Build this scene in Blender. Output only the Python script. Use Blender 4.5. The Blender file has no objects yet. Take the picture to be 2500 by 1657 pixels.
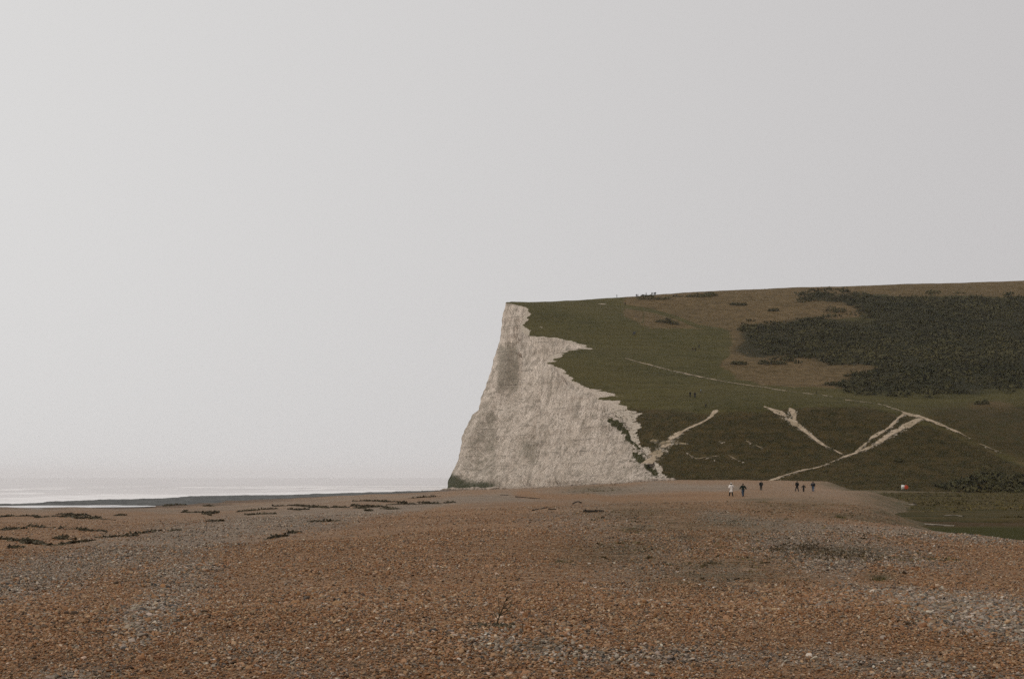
import bpy, bmesh, math, random
import numpy as np
from mathutils import Vector

# ------------------------------------------------------------------ camera, sky, sun, exposure
random.seed(7)
rng = np.random.default_rng(7)
S = bpy.context.scene
C = S.collection
F, UC, VH, EYE = 2778.0, 1250.0, 1165.0, 5.0        # focal length in photo pixels, centre column, horizon row, eye height
cam = bpy.data.cameras.new('camera')
cam.lens = 40.0
cam.sensor_width = 36.0
cam.shift_y = (VH - 828.5) / 2500.0
cam.clip_start = 0.5
cam.clip_end = 60000
co = bpy.data.objects.new('camera', cam)
C.objects.link(co)
co.location = (0, 0, EYE)
co.rotation_euler = (math.radians(90), 0, 0)
S.camera = co

SUN_EL, SUN_AZ = math.radians(50), math.radians(222)   # azimuth clockwise from +Y: behind the camera, to the left over the sea
w = bpy.data.worlds.new('World')
S.world = w
w.use_nodes = True
nt = w.node_tree
nt.nodes.clear()
sky = nt.nodes.new('ShaderNodeTexSky')
sky.sky_type = 'NISHITA'
sky.sun_disc = False
sky.sun_elevation = SUN_EL
sky.sun_rotation = SUN_AZ
sky.air_density = 1.0
sky.dust_density = 6.0
hs = nt.nodes.new('ShaderNodeHueSaturation')
hs.inputs['Saturation'].default_value = 0.12
mx = nt.nodes.new('ShaderNodeMix')
mx.data_type = 'RGBA'
mx.inputs['Factor'].default_value = 0.94                # a closed cloud deck: almost even grey
# the deck is thinner over the sea (left) and thicker inland (right): one smooth change right round the sky
gn_ = nt.nodes.new('ShaderNodeTexCoord'); sx_ = nt.nodes.new('ShaderNodeSeparateXYZ'); mr_ = nt.nodes.new('ShaderNodeMapRange')
nt.links.new(gn_.outputs['Generated'], sx_.inputs[0]); nt.links.new(sx_.outputs['X'], mr_.inputs['Value'])
mr_.inputs['From Min'].default_value = -1; mr_.inputs['From Max'].default_value = 1
md_ = nt.nodes.new('ShaderNodeMix'); md_.data_type = 'RGBA'
nt.links.new(mr_.outputs[0], md_.inputs['Factor'])
md_.inputs['A'].default_value = (8.35, 8.32, 8.22, 1); md_.inputs['B'].default_value = (4.75, 4.55, 4.6, 1)
nt.links.new(md_.outputs['Result'], mx.inputs['B'])
bg = nt.nodes.new('ShaderNodeBackground')
bg.inputs['Strength'].default_value = 0.1
wo = nt.nodes.new('ShaderNodeOutputWorld')
nt.links.new(sky.outputs[0], hs.inputs['Color'])
nt.links.new(hs.outputs[0], mx.inputs['A'])
nt.links.new(mx.outputs['Result'], bg.inputs['Color'])
nt.links.new(bg.outputs[0], wo.inputs['Surface'])

sun = bpy.data.lights.new('sun', 'SUN')
sun.energy = 0.8
sun.angle = math.radians(40)
sun.color = (1.0, 0.96, 0.90)
so = bpy.data.objects.new('sun', sun)
C.objects.link(so)
sd = Vector((math.sin(SUN_AZ) * math.cos(SUN_EL), math.cos(SUN_AZ) * math.cos(SUN_EL), math.sin(SUN_EL)))
so.rotation_euler = sd.to_track_quat('Z', 'Y').to_euler()
so.location = (0, -50, 200)

S.view_settings.view_transform = 'Standard'
S.view_settings.look = 'None'
S.view_settings.exposure = 0.0
S.view_settings.gamma = 1.0
S.view_settings.use_curve_mapping = False
S.cycles.use_denoising = False
S.cycles.max_bounces = 6
S.cycles.diffuse_bounces = 3
S.cycles.glossy_bounces = 2
S.cycles.volume_bounces = 2

# ------------------------------------------------------------------ helpers
def hash2(i, j, seed):
    a = (i.astype(np.int64) * 374761393 + j.astype(np.int64) * 668265263 + seed * 982451653) & 0xffffffff
    a = ((a ^ (a >> 13)) * 1274126177) & 0xffffffff
    a = a ^ (a >> 16)
    return (a & 0xffff) / 65535.0

def vnoise(x, y, seed=0):
    x = np.asarray(x, float); y = np.asarray(y, float)
    i = np.floor(x); j = np.floor(y)
    fx = x - i; fy = y - j
    fx = fx * fx * (3 - 2 * fx); fy = fy * fy * (3 - 2 * fy)
    a = hash2(i, j, seed); b = hash2(i + 1, j, seed); c = hash2(i, j + 1, seed); d = hash2(i + 1, j + 1, seed)
    return (a * (1 - fx) + b * fx) * (1 - fy) + (c * (1 - fx) + d * fx) * fy

def fbm(x, y, seed=0, octv=4):
    """about -1..1"""
    x = np.asarray(x, float); y = np.asarray(y, float)
    s = 0; a = 1.0; t = 0
    for o in range(octv):
        s = s + a * (vnoise(x * 2 ** o, y * 2 ** o, seed + o * 17) * 2 - 1)
        t += a; a *= 0.5
    return s / t

def sstep(a, b, x):
    t = np.clip((np.asarray(x, float) - a) / (b - a), 0, 1)
    return t * t * (3 - 2 * t)

class TPS:
    def __init__(self, P, Z, lam=0.0):
        self.P = np.array(P, float); n = len(P)
        self.s = 100.0
        p = self.P / self.s
        K = self.k(((p[:, None] - p[None]) ** 2).sum(-1)) + lam * np.eye(n)
        Q = np.c_[np.ones(n), p]
        A = np.block([[K, Q], [Q.T, np.zeros((3, 3))]])
        sol = np.linalg.solve(A, np.r_[np.array(Z, float), 0, 0, 0])
        self.w, self.a = sol[:n], sol[n:]
    @staticmethod
    def k(r2):
        return 0.5 * r2 * np.log(r2 + 1e-12)
    def __call__(self, x, y):
        x = np.asarray(x, float); y = np.asarray(y, float)
        sh = x.shape; q = np.c_[x.ravel(), y.ravel()] / self.s; p = self.P / self.s
        out = np.empty(len(q))
        for i in range(0, len(q), 20000):
            b = q[i:i + 20000]
            d2 = (b[:, :1] - p[:, 0]) ** 2 + (b[:, 1:] - p[:, 1]) ** 2
            out[i:i + 20000] = self.k(d2) @ self.w + self.a[0] + b @ self.a[1:]
        return out.reshape(sh)

def W(u, v, D):
    """world point seen in column u, row v of the photograph at distance D"""
    return ((u - UC) / F * D, D, EYE + (VH - v) / F * D)

def catmull(P, n):
    """resample a polyline smoothly to n points"""
    P = np.array(P, float)
    Q = np.vstack([2 * P[0] - P[1], P, 2 * P[-1] - P[-2]])
    seg = np.linalg.norm(np.diff(P[:, :2], axis=0), axis=1) ** 0.7 + 1e-6
    cs = np.r_[0, np.cumsum(seg)]
    t = np.linspace(0, cs[-1], n)
    k = np.clip(np.searchsorted(cs, t, 'right') - 1, 0, len(P) - 2)
    f = ((t - cs[k]) / seg[k])[:, None]
    p0, p1, p2, p3 = Q[k], Q[k + 1], Q[k + 2], Q[k + 3]
    return 0.5 * ((2 * p1) + (-p0 + p2) * f + (2 * p0 - 5 * p1 + 4 * p2 - p3) * f ** 2 + (-p0 + 3 * p1 - 3 * p2 + p3) * f ** 3)

def inpoly(x, y, poly):
    x = np.asarray(x, float); y = np.asarray(y, float)
    r = np.zeros(x.shape, bool)
    P = np.array(poly, float)
    for (x0, y0), (x1, y1) in zip(P, np.roll(P, -1, 0)):
        if y0 == y1:
            continue
        c = (y0 > y) != (y1 > y)
        r ^= c & (x < (x1 - x0) * (y - y0) / (y1 - y0) + x0)
    return r

def soft_in(x, y, poly, r, ry=None):
    ry = ry or r * .6
    return sum(inpoly(x + r * k * math.cos(a), y + ry * k * math.sin(a), poly).astype(float) for k, a in [(0, 0)] + [(1, q * math.pi / 3) for q in range(6)] + [(.5, .5 + q * 2.1) for q in range(3)]) / 10.0

def segdist(x, y, P, sx=1.0, sy=1.0):
    """distance to a polyline; P may carry a third column that is interpolated (returned too)"""
    x = np.asarray(x, float) * sx; y = np.asarray(y, float) * sy
    best = np.full(x.shape, 1e9); val = np.zeros(x.shape); nx = np.zeros(x.shape); ny = np.zeros(x.shape)
    P = np.array(P, float)
    for a, b in zip(P[:-1], P[1:]):
        ax, ay, bx, by = a[0] * sx, a[1] * sy, b[0] * sx, b[1] * sy
        L = (bx - ax) ** 2 + (by - ay) ** 2 + 1e-12
        t = np.clip(((x - ax) * (bx - ax) + (y - ay) * (by - ay)) / L, 0, 1)
        qx, qy = ax + t * (bx - ax), ay + t * (by - ay)
        d = np.hypot(x - qx, y - qy)
        m = d < best
        best = np.where(m, d, best); nx = np.where(m, qx / sx, nx); ny = np.where(m, qy / sy, ny)
        if P.shape[1] > 2:
            val = np.where(m, a[2] + t * (b[2] - a[2]), val)
    return best, val, nx, ny

def mesh_np(name, V, Fc, smooth=True, attrs=None):
    """mesh from arrays; Fc an (n,3) or (n,4) index array or a list of such arrays"""
    me = bpy.data.meshes.new(name)
    V = np.asarray(V, np.float32)
    fl = [np.asarray(f, np.int32) for f in (Fc if isinstance(Fc, list) else [Fc]) if len(f)]
    me.vertices.add(len(V)); me.vertices.foreach_set('co', V.ravel())
    idx = np.concatenate([f.ravel() for f in fl]); cnt = np.concatenate([np.full(len(f), f.shape[1]) for f in fl])
    me.loops.add(len(idx)); me.loops.foreach_set('vertex_index', idx)
    me.polygons.add(len(cnt))
    me.polygons.foreach_set('loop_start', np.r_[0, np.cumsum(cnt)[:-1]].astype(np.int32))
    me.polygons.foreach_set('use_smooth', np.full(len(cnt), smooth))
    me.update(calc_edges=True)
    for k, a in (attrs or {}).items():
        a = np.asarray(a, np.float32)
        if a.ndim == 1:
            me.attributes.new(k, 'FLOAT', 'POINT').data.foreach_set('value', a)
        elif a.shape[1] == 3:
            me.attributes.new(k, 'FLOAT_VECTOR', 'POINT').data.foreach_set('vector', a.ravel())
    return me

def grid_faces(nr, nc):
    i = np.arange(nr * nc).reshape(nr, nc)
    return np.stack([i[:-1, :-1], i[:-1, 1:], i[1:, 1:], i[1:, :-1]], -1).reshape(-1, 4)

def obj(name, me, mat=None, parent=None, kind=None, label=None, cat=None, group=None):
    o = bpy.data.objects.new(name, me)
    C.objects.link(o)
    if mat is not None and me is not None:
        if len(me.materials) == 0:
            me.materials.append(mat)
        elif me.materials[0] != mat:
            o.material_slots[0].link = 'OBJECT'; o.material_slots[0].material = mat
    if parent is not None: o.parent = parent
    if kind: o['kind'] = kind
    if label: o['label'] = label
    if cat: o['category'] = cat
    if group: o['group'] = group
    return o

def empty(name, loc, rz=0.0, **kw):
    o = obj(name, None, **kw)
    o.location = loc; o.rotation_euler = (0, 0, rz); o.empty_display_size = 0.2
    return o

# ---- material node shorthand
class Mat:
    def __init__(self, name, rough=0.9, spec=0.2):
        self.m = bpy.data.materials.new(name); self.m.use_nodes = True
        self.t = self.m.node_tree; self.t.nodes.clear()
        self.b = self.n('BsdfPrincipled'); self.b.inputs['Roughness'].default_value = rough
        self.b.inputs['Specular IOR Level'].default_value = spec
        o = self.n('OutputMaterial'); self.l(self.b.outputs[0], o.inputs['Surface'])
        self.co = self.n('TexCoord').outputs['Object']
    def n(self, t): return self.t.nodes.new('ShaderNode' + t)
    def l(self, a, b): self.t.links.new(a, b)
    def set(self, sock, v):
        if isinstance(v, bpy.types.NodeSocket): self.l(v, sock)
        elif isinstance(v, tuple) and len(v) == 3 and sock.type == 'RGBA': sock.default_value = (*v, 1)
        else: sock.default_value = v
    def map(self, scale=(1, 1, 1), rot=(0, 0, 0), co=None):
        m = self.n('Mapping'); self.l(co or self.co, m.inputs['Vector'])
        m.inputs['Scale'].default_value = scale; m.inputs['Rotation'].default_value = rot
        return m.outputs[0]
    def noise(self, scale, detail=4, rough=0.6, co=None, dist=0.0, out='Fac'):
        q = self.n('TexNoise'); self.l(co or self.co, q.inputs['Vector'])
        q.inputs['Scale'].default_value = scale; q.inputs['Detail'].default_value = detail
        q.inputs['Roughness'].default_value = rough; q.inputs['Distortion'].default_value = dist
        return q.outputs[out]
    def vor(self, scale, co=None, out='Distance', rand=1.0):
        q = self.n('TexVoronoi'); self.l(co or self.co, q.inputs['Vector'])
        q.inputs['Scale'].default_value = scale; q.inputs['Randomness'].default_value = rand
        return q.outputs[out]
    def rng(self, v, a, b, c=0.0, d=1.0, smooth=True):
        q = self.n('MapRange'); q.interpolation_type = 'SMOOTHSTEP' if smooth else 'LINEAR'
        self.set(q.inputs['Value'], v)
        for k, x in zip(('From Min', 'From Max', 'To Min', 'To Max'), (a, b, c, d)): q.inputs[k].default_value = x
        return q.outputs[0]
    def math(self, op, a, b=0.5):
        q = self.n('Math'); q.operation = op; self.set(q.inputs[0], a); self.set(q.inputs[1], b)
        return q.outputs[0]
    def mix(self, f, a, b, mode='MIX'):
        q = self.n('Mix'); q.data_type = 'RGBA'; q.blend_type = mode
        self.set(q.inputs['Factor'], f); self.set(q.inputs['A'], a); self.set(q.inputs['B'], b)
        return q.outputs['Result']
    def ramp(self, v, stops, const=False):
        q = self.n('ValToRGB'); e = q.color_ramp.elements; q.color_ramp.interpolation = 'CONSTANT' if const else 'LINEAR'
        while len(e) < len(stops): e.new(0.5)
        for s, (p, c) in zip(e, stops): s.position = p; s.color = (*c, 1)
        self.set(q.inputs[0], v)
        return q.outputs[0]
    def attr(self, name, out='Fac', typ='GEOMETRY'):
        q = self.n('Attribute'); q.attribute_name = name; q.attribute_type = typ
        return q.outputs[out]
    def bump(self, h, strength=0.5, dist=0.1, prev=None):
        q = self.n('Bump'); self.set(q.inputs['Height'], h)
        q.inputs['Strength'].default_value = strength; q.inputs['Distance'].default_value = dist
        if prev: self.l(prev, q.inputs['Normal'])
        self.l(q.outputs[0], self.b.inputs['Normal'])
        return q.outputs[0]
    def sep(self, co=None, k='Z'):
        q = self.n('SeparateXYZ'); self.l(co or self.co, q.inputs[0]); return q.outputs[k]
    def color(self, c): self.set(self.b.inputs['Base Color'], c); return self.m

def plain(name, c, rough=0.85, var=0.25, scale=6.0):
    m = Mat(name, rough)
    f = m.noise(scale, 3)
    return m.color(m.mix(m.rng(f, 0.3, 0.7), tuple(x * (1 - var) for x in c), tuple(min(1, x * (1 + var)) for x in c)))

# ------------------------------------------------------------------ the shape of the land
# hill: points (column, row, distance)
EDGE = [(1640, 1205, 276), (1632, 1178, 282), (1592, 1132, 299), (1548, 1082, 318), (1531, 1036, 330), (1492, 1000, 342), (1442, 962, 358),
        (1400, 940, 368), (1360, 906, 383), (1324, 886, 394), (1346, 870, 404), (1386, 855, 416), (1420, 849, 425),
        (1390, 838, 433), (1340, 826, 440), (1285, 820, 444), (1272, 795, 455), (1286, 764, 469), (1281, 751, 477), (1231, 742, 483)]
BASE = [(1640, 1206, 275), (1632, 1180, 280), (1592, 1176, 285), (1548, 1179, 296), (1511, 1181, 306), (1470, 1183, 318), (1425, 1185, 330),
        (1385, 1187, 342), (1345, 1189, 354), (1310, 1191, 364), (1292, 1192, 370), (1280, 1193, 375), (1268, 1194, 380),
        (1255, 1195, 385), (1240, 1196, 390), (1222, 1197, 395), (1195, 1198, 402), (1166, 1200, 410), (1132, 1201, 417), (1083, 1202, 428)]
HP = [W(*p) for p in EDGE[1:]]
HP += [W(*p) for p in [
    (1560, 1010, 338), (1740, 1004, 318), (1900, 996, 316), (2050, 985, 318), (2250, 1020, 302), (2400, 1075, 290), (2500, 1105, 284), (2800, 1130, 282), (3300, 1130, 290),
    (1640, 1172, 286), (1760, 1178, 280), (1900, 1184, 274), (2050, 1197, 266), (2200, 1203, 260), (2500, 1206, 250), (2900, 1206, 250), (3300, 1206, 250),
    (1760, 1090, 300), (1900, 1090, 296), (2050, 1090, 294), (2250, 1110, 284),
    (1527, 875, 405), (1694, 917, 385), (1845, 943, 365), (2000, 964, 345), (2124, 985, 330), (2300, 985, 333), (2500, 1000, 325), (2900, 1000, 330), (3300, 1000, 330),
    (1500, 800, 460), (1700, 850, 435), (1900, 880, 415), (2100, 880, 415), (2500, 890, 405), (2900, 890, 410), (3300, 890, 410),
    (1500, 745, 520), (1700, 770, 505), (2100, 775, 500), (2500, 770, 505), (2900, 765, 505), (3300, 765, 505),
    (1300, 738, 500), (1350, 735, 512), (1400, 732.5, 524), (1450, 730, 534), (1506, 727, 545), (1600, 720, 556), (1720, 713, 566), (1900, 705, 578), (2100, 698, 588), (2300, 692, 592), (2500, 686, 596), (2900, 672, 600), (3300, 665, 600)]]
for u, D, z in [(1250, 560, 80), (1320, 570, 84), (1400, 600, 88), (1500, 640, 94), (1800, 680, 103), (2200, 690, 110), (2600, 700, 114), (3000, 700, 118), (1300, 760, 80), (1700, 800, 92), (2300, 820, 100), (2900, 820, 108),
                (1650, 240, -3), (1900, 230, -4), (2200, 215, -4), (2500, 205, -4), (2900, 205, -4), (3300, 205, -4)]:
    HP.append(((u - UC) / F * D, D, z))
HP = np.array(HP)
hillT = TPS(HP[:, :2], HP[:, 2], 1e-4)
def H(x, y):
    x = np.asarray(x, float); y = np.asarray(y, float)
    z = hillT(x, y)
    return z + 0.5 * fbm(x / 26, y / 26, 3, 3) + 0.16 * fbm(x / 5, y / 3.2, 5, 3)

EW = np.array([W(*p) for p in EDGE])
BACK_T = [(1.0, 500), (9.0, 540), (26, 600), (60, 700), (110, 800)]
edge_xy = np.vstack([EW[:, :2], BACK_T])
edge_fine = catmull(edge_xy, 900)
# a broken lip: pull the edge in and out
def rough_line(P, amp, wl, seed):
    d = np.gradient(P, axis=0); L = np.linalg.norm(d, axis=1, keepdims=True) + 1e-9
    nrm = np.c_[-d[:, 1], d[:, 0]] / L
    s = np.r_[0, np.cumsum(np.linalg.norm(np.diff(P, axis=0), axis=1))]
    a = amp * (fbm(s / wl, s * 0 + 3, seed, 5))
    return P + nrm * a[:, None]
edge_fine = rough_line(edge_fine, 1.7, 9, 21)
hill_poly = np.vstack([[(60, 205)], [(42, 245)], edge_fine, [(520, 800)], [(520, 205)]])

# beach: (column, distance, height)
BP = []
for u in (-900, 0, 600, 1250, 1900, 2500, 3400):
    BP += [(u, 4, 3.42), (u, 9, 3.42)]
BP += [(-900, 20, 2.8), (0, 20, 3.0), (600, 20, 3.15), (1250, 20, 3.3), (1900, 20, 3.25), (2500, 20, 3.1), (3400, 20, 3.0),
       (-900, 42, 1.9), (0, 42, 2.25), (600, 42, 2.6), (1250, 42, 3.0), (1900, 42, 3.05), (2300, 42, 2.95), (2500, 38, 2.92), (3000, 36, 2.9),
       (-900, 85, 0.9), (0, 80, 1.45), (300, 80, 1.65), (600, 80, 2.0), (900, 80, 2.3), (1250, 80, 2.62), (1600, 80, 3.0), (1900, 80, 3.05), (2150, 80, 2.7), (2220, 60, 2.75),
       (-900, 150, 0.2), (0, 140, 0.75), (300, 150, 0.75), (600, 143, 1.2), (900, 143, 1.85), (1250, 143, 2.35), (1500, 143, 2.6), (1785, 143, 2.65), (1950, 143, 2.9), (2150, 130, 2.4),
       (-900, 230, -0.5), (0, 176, 0.3), (330, 182, 0.3), (600, 226, 0.35), (800, 276, 0.42), (1000, 340, 0.42), (1095, 420, 0.4),
       (800, 200, 1.0), (1050, 220, 1.5), (1200, 230, 2.1), (1400, 230, 2.75), (1600, 230, 3.3), (1785, 205, 2.9), (1858, 205, 2.72), (1950, 190, 2.65), (2060, 190, 2.75),
       (1095, 300, 1.0), (1250, 310, 1.7), (1400, 310, 2.5), (1500, 290, 3.1), (1200, 385, 0.95), (1300, 365, 1.5), (1400, 338, 2.4), (1500, 312, 3.2), (1620, 276, 4.15),
       (1700, 262, 4.0), (1780, 255, 3.75), (1860, 245, 3.7), (1950, 232, 3.0), (2050, 222, 2.5), (2150, 200, 1.9),
       (1000, 430, -0.6), (700, 380, -1.2), (300, 300, -1.4), (0, 260, -1.4), (-900, 330, -1.8), (1150, 460, 0.2), (1300, 440, 1.5)]
BPa = np.array([((u - UC) / F * D, D, z) for u, D, z in BP])
beachT = TPS(BPa[:, :2], BPa[:, 2], 5e-5)
MARSH_EDGE = np.array([((u - UC) / F * D, D) for u, D in [(3600, 33), (3000, 36), (2500, 39), (2400, 41), (2317, 43), (2240, 46), (2222, 54), (2200, 70), (2192, 95), (2200, 120), (2180, 145), (2165, 175), (2110, 215), (2060, 250), (2040, 300)]])
marsh_poly = np.vstack([MARSH_EDGE, [(400, 300), (400, 33)]])
def B(x, y, fine=True):
    x = np.asarray(x, float); y = np.asarray(y, float)
    yy = np.maximum(y, 3.0)
    z = beachT(x, yy)
    ins = inpoly(x, y, marsh_poly)
    d, _, _, _ = segdist(x, y, MARSH_EDGE)
    sd_ = np.where(ins, d, -d)
    near = sstep(60, 44, y)
    sd_ = sd_ + 2.2 * fbm(x / 7, y / 9, 45, 3) * (1 - near)
    z = z - (1.75 + .85 * near) * sstep(-4.0 * (1 - near), 4.0 + 5 * near, sd_)
    z = z + 0.075 * fbm(x / 3.1, y / 2.3, 31, 4) * sstep(0, 30, y + 25)
    z = z + 0.20 * fbm(x / 17, y / 13, 37, 3) * sstep(14, 60, y) + .09 * fbm(x / 7, y / 5, 39, 2) * sstep(9, 24, y)
    # storm ridges: low crests roughly along the shore on the seaward side
    q = (x * 0.87 + y * 0.5) / 9.0 + 0.5 * fbm(x / 40, y / 40, 41, 2)
    z = z + 0.05 * np.sin(q * 6.283) * sstep(10, -40, x) * sstep(20, 60, y)
    return z

def lift(fn, u, v, d0, d1, n=1500):
    D = np.exp(np.linspace(math.log(d0), math.log(d1), n))
    x = (u - UC) / F * D; zr = EYE + (VH - v) / F * D
    h = fn(x, D)
    m = np.nonzero(h >= zr)[0]
    if len(m) == 0:
        k = int(np.argmin(zr - h))                    # nearly on the skyline
        return np.array([x[k], D[k], h[k]])
    k = m[0]
    if k == 0: return np.array([x[0], D[0], h[0]])
    a, b = zr[k - 1] - h[k - 1], zr[k] - h[k]
    t = a / (a - b)
    d = D[k - 1] + t * (D[k] - D[k - 1]); xx = (u - UC) / F * d
    return np.array([xx, d, float(fn(np.array([xx]), np.array([d]))[0])])
def LB(u, v): return lift(B, u, v, 6, 420)
def LH(u, v): return lift(H, u, v, 255, 640)

def uv_of(x, y, z):
    y = np.maximum(y, 0.5)
    return UC + x / y * F, VH - (z - EYE) / y * F

# ------------------------------------------------------------------ materials of the land
ORANGE = np.array([(.285, .160, .075), (.335, .215, .125), (.215, .115, .052), (.42, .31, .205), (.085, .058, .036), (.50, .43, .35), (.255, .195, .135)])
ORANGE = ORANGE * np.array([[.98, .84, .70]])
OW = np.array([.23, .20, .19, .10, .13, .035, .115])
GREYP = np.array([[.93, .88, .82]]) * np.array([(.245, .20, .155), (.33, .275, .22), (.135, .115, .092), (.45, .385, .315), (.055, .048, .040), (.27, .175, .10), (.58, .51, .43)])
GW = np.array([.25, .22, .20, .10, .08, .11, .04])
def ramp_stops(cols, wts):
    order = [4, 2, 0, 6, 1, 3, 5]
    p = 0; st = []
    for k in order:
        st.append((p, tuple(cols[k]))); p += wts[k]
    return st

def mat_shingle():
    m = Mat('shingle', 0.85, 0.25)
    wob = m.noise(9, 2, out='Color')
    v1c = m.sep(m.vor(21, out='Color'), 'X')
    v2c = m.sep(m.vor(5.5, out='Color'), 'X')
    v3c = m.sep(m.map((1, .6, 1)), 'X')
    r = m.rng(v1c, 0, 1, 0, 1, False)
    o = m.ramp(r, ramp_stops(ORANGE, OW), True)
    g = m.ramp(r, ramp_stops(GREYP, GW), True)
    gm = m.math('ADD', m.attr('grey'), m.rng(m.noise(0.55, 5, 0.7), .2, .8, -.22, .22, False))
    dith = m.rng(m.math('SUBTRACT', gm, m.rng(m.sep(m.vor(21, out='Color'), 'Y'), 0, 1, .05, .95, False)), -.12, .12)
    c = m.mix(dith, o, g)
    o2 = m.ramp(v2c, ramp_stops(ORANGE, OW), True)
    g2 = m.ramp(v2c, ramp_stops(GREYP, GW), True)
    c = m.mix(0.42, c, m.mix(m.rng(gm, .0, 1.0), o2, g2))
    tone = m.noise(.09, 6, .7, m.map((.35, 1, 1)))
    c = m.mix(m.rng(tone, .42, .68, 0, .45), c, m.mix(1, c, (.55, .52, .48), 'MULTIPLY'))
    # sparse dark scraps of weed, twig and wet stone
    sp = m.rng(m.noise(1.3, 6, .8, m.map((.6, 1, 1))), .56, .72)
    c = m.mix(m.math('MULTIPLY', sp, .55), c, (.055, .045, .03))
    c = m.mix(m.math('MULTIPLY', m.attr('moss'), m.rng(m.noise(1.1, 6, .85, m.map((.5, 1, 1))), .36, .62, .15, 1)), c, (.075, .062, .024))
    c = m.mix(m.rng(m.attr('wet'), 0, 1), c, m.mix(.5, c, (.04, .04, .038), 'MULTIPLY'))
    m.color(c)
    b1 = m.bump(m.math('SUBTRACT', 1.0, m.vor(21)), 1.0, 0.03)
    m.bump(m.noise(2.2, 6, .75), 0.8, 0.25, b1)
    return m.m
M_SHINGLE = mat_shingle()

def mat_hill():
    m = Mat('downland_turf', 0.95, 0.1)
    n1 = m.noise(0.035, 6, .65); n2 = m.noise(0.35, 6, .75); n3 = m.noise(2.6, 4, .8)
    tz = m.noise(1.0, 4, .7, m.map((.045, .045, .95)))
    grass = m.mix(m.rng(n1, .35, .65), (.073, .065, .017), (.104, .084, .024))
    grass = m.mix(m.rng(n2, .35, .68), grass, (.122, .100, .034))
    dry = m.mix(m.rng(n2, .33, .66), (.115, .076, .030), (.215, .145, .070))
    rough = m.mix(m.rng(n2, .3, .7), (.041, .036, .011), (.104, .070, .024))
    dm = m.math('ADD', m.attr('dry'), m.rng(n2, .2, .8, -.25, .25, False))
    c = m.mix(m.rng(dm, .3, .7), grass, dry)
    rm = m.math('ADD', m.attr('rough'), m.rng(n2, .2, .8, -.2, .2, False))
    c = m.mix(m.rng(rm, .3, .7), c, rough)
    c = m.mix(m.rng(tz, .42, .62, 0, .42), c, m.mix(1, c, (.55, .55, .5), 'MULTIPLY'))
    c = m.mix(m.rng(m.attr('scrub'), 0, 1, 0, .8), c, (.026, .026, .010))
    c = m.mix(m.rng(n3, .35, .75, 0, .55), c, m.mix(.6, c, (.2, .2, .2), 'MULTIPLY'))
    chalk = m.mix(m.rng(m.noise(.9, 5, .8), .3, .7), (.48, .38, .29), (.68, .58, .48))
    cm = m.math('ADD', m.attr('chalk'), m.rng(m.noise(0.8, 6, .85), .2, .8, -.38, .38, False))
    c = m.mix(m.rng(cm, .44, .56), c, chalk)
    c = m.mix(m.rng(m.noise(.011, 3, .6), .35, .65, 0, .35), c, m.mix(1, c, (.72, .78, .70), 'MULTIPLY'))
    m.color(c)
    b = m.bump(n3, .9, .5)
    b = m.bump(n2, .8, 1.2, b)
    m.bump(tz, .7, .8, b)
    return m.m
M_HILL = mat_hill()

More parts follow.
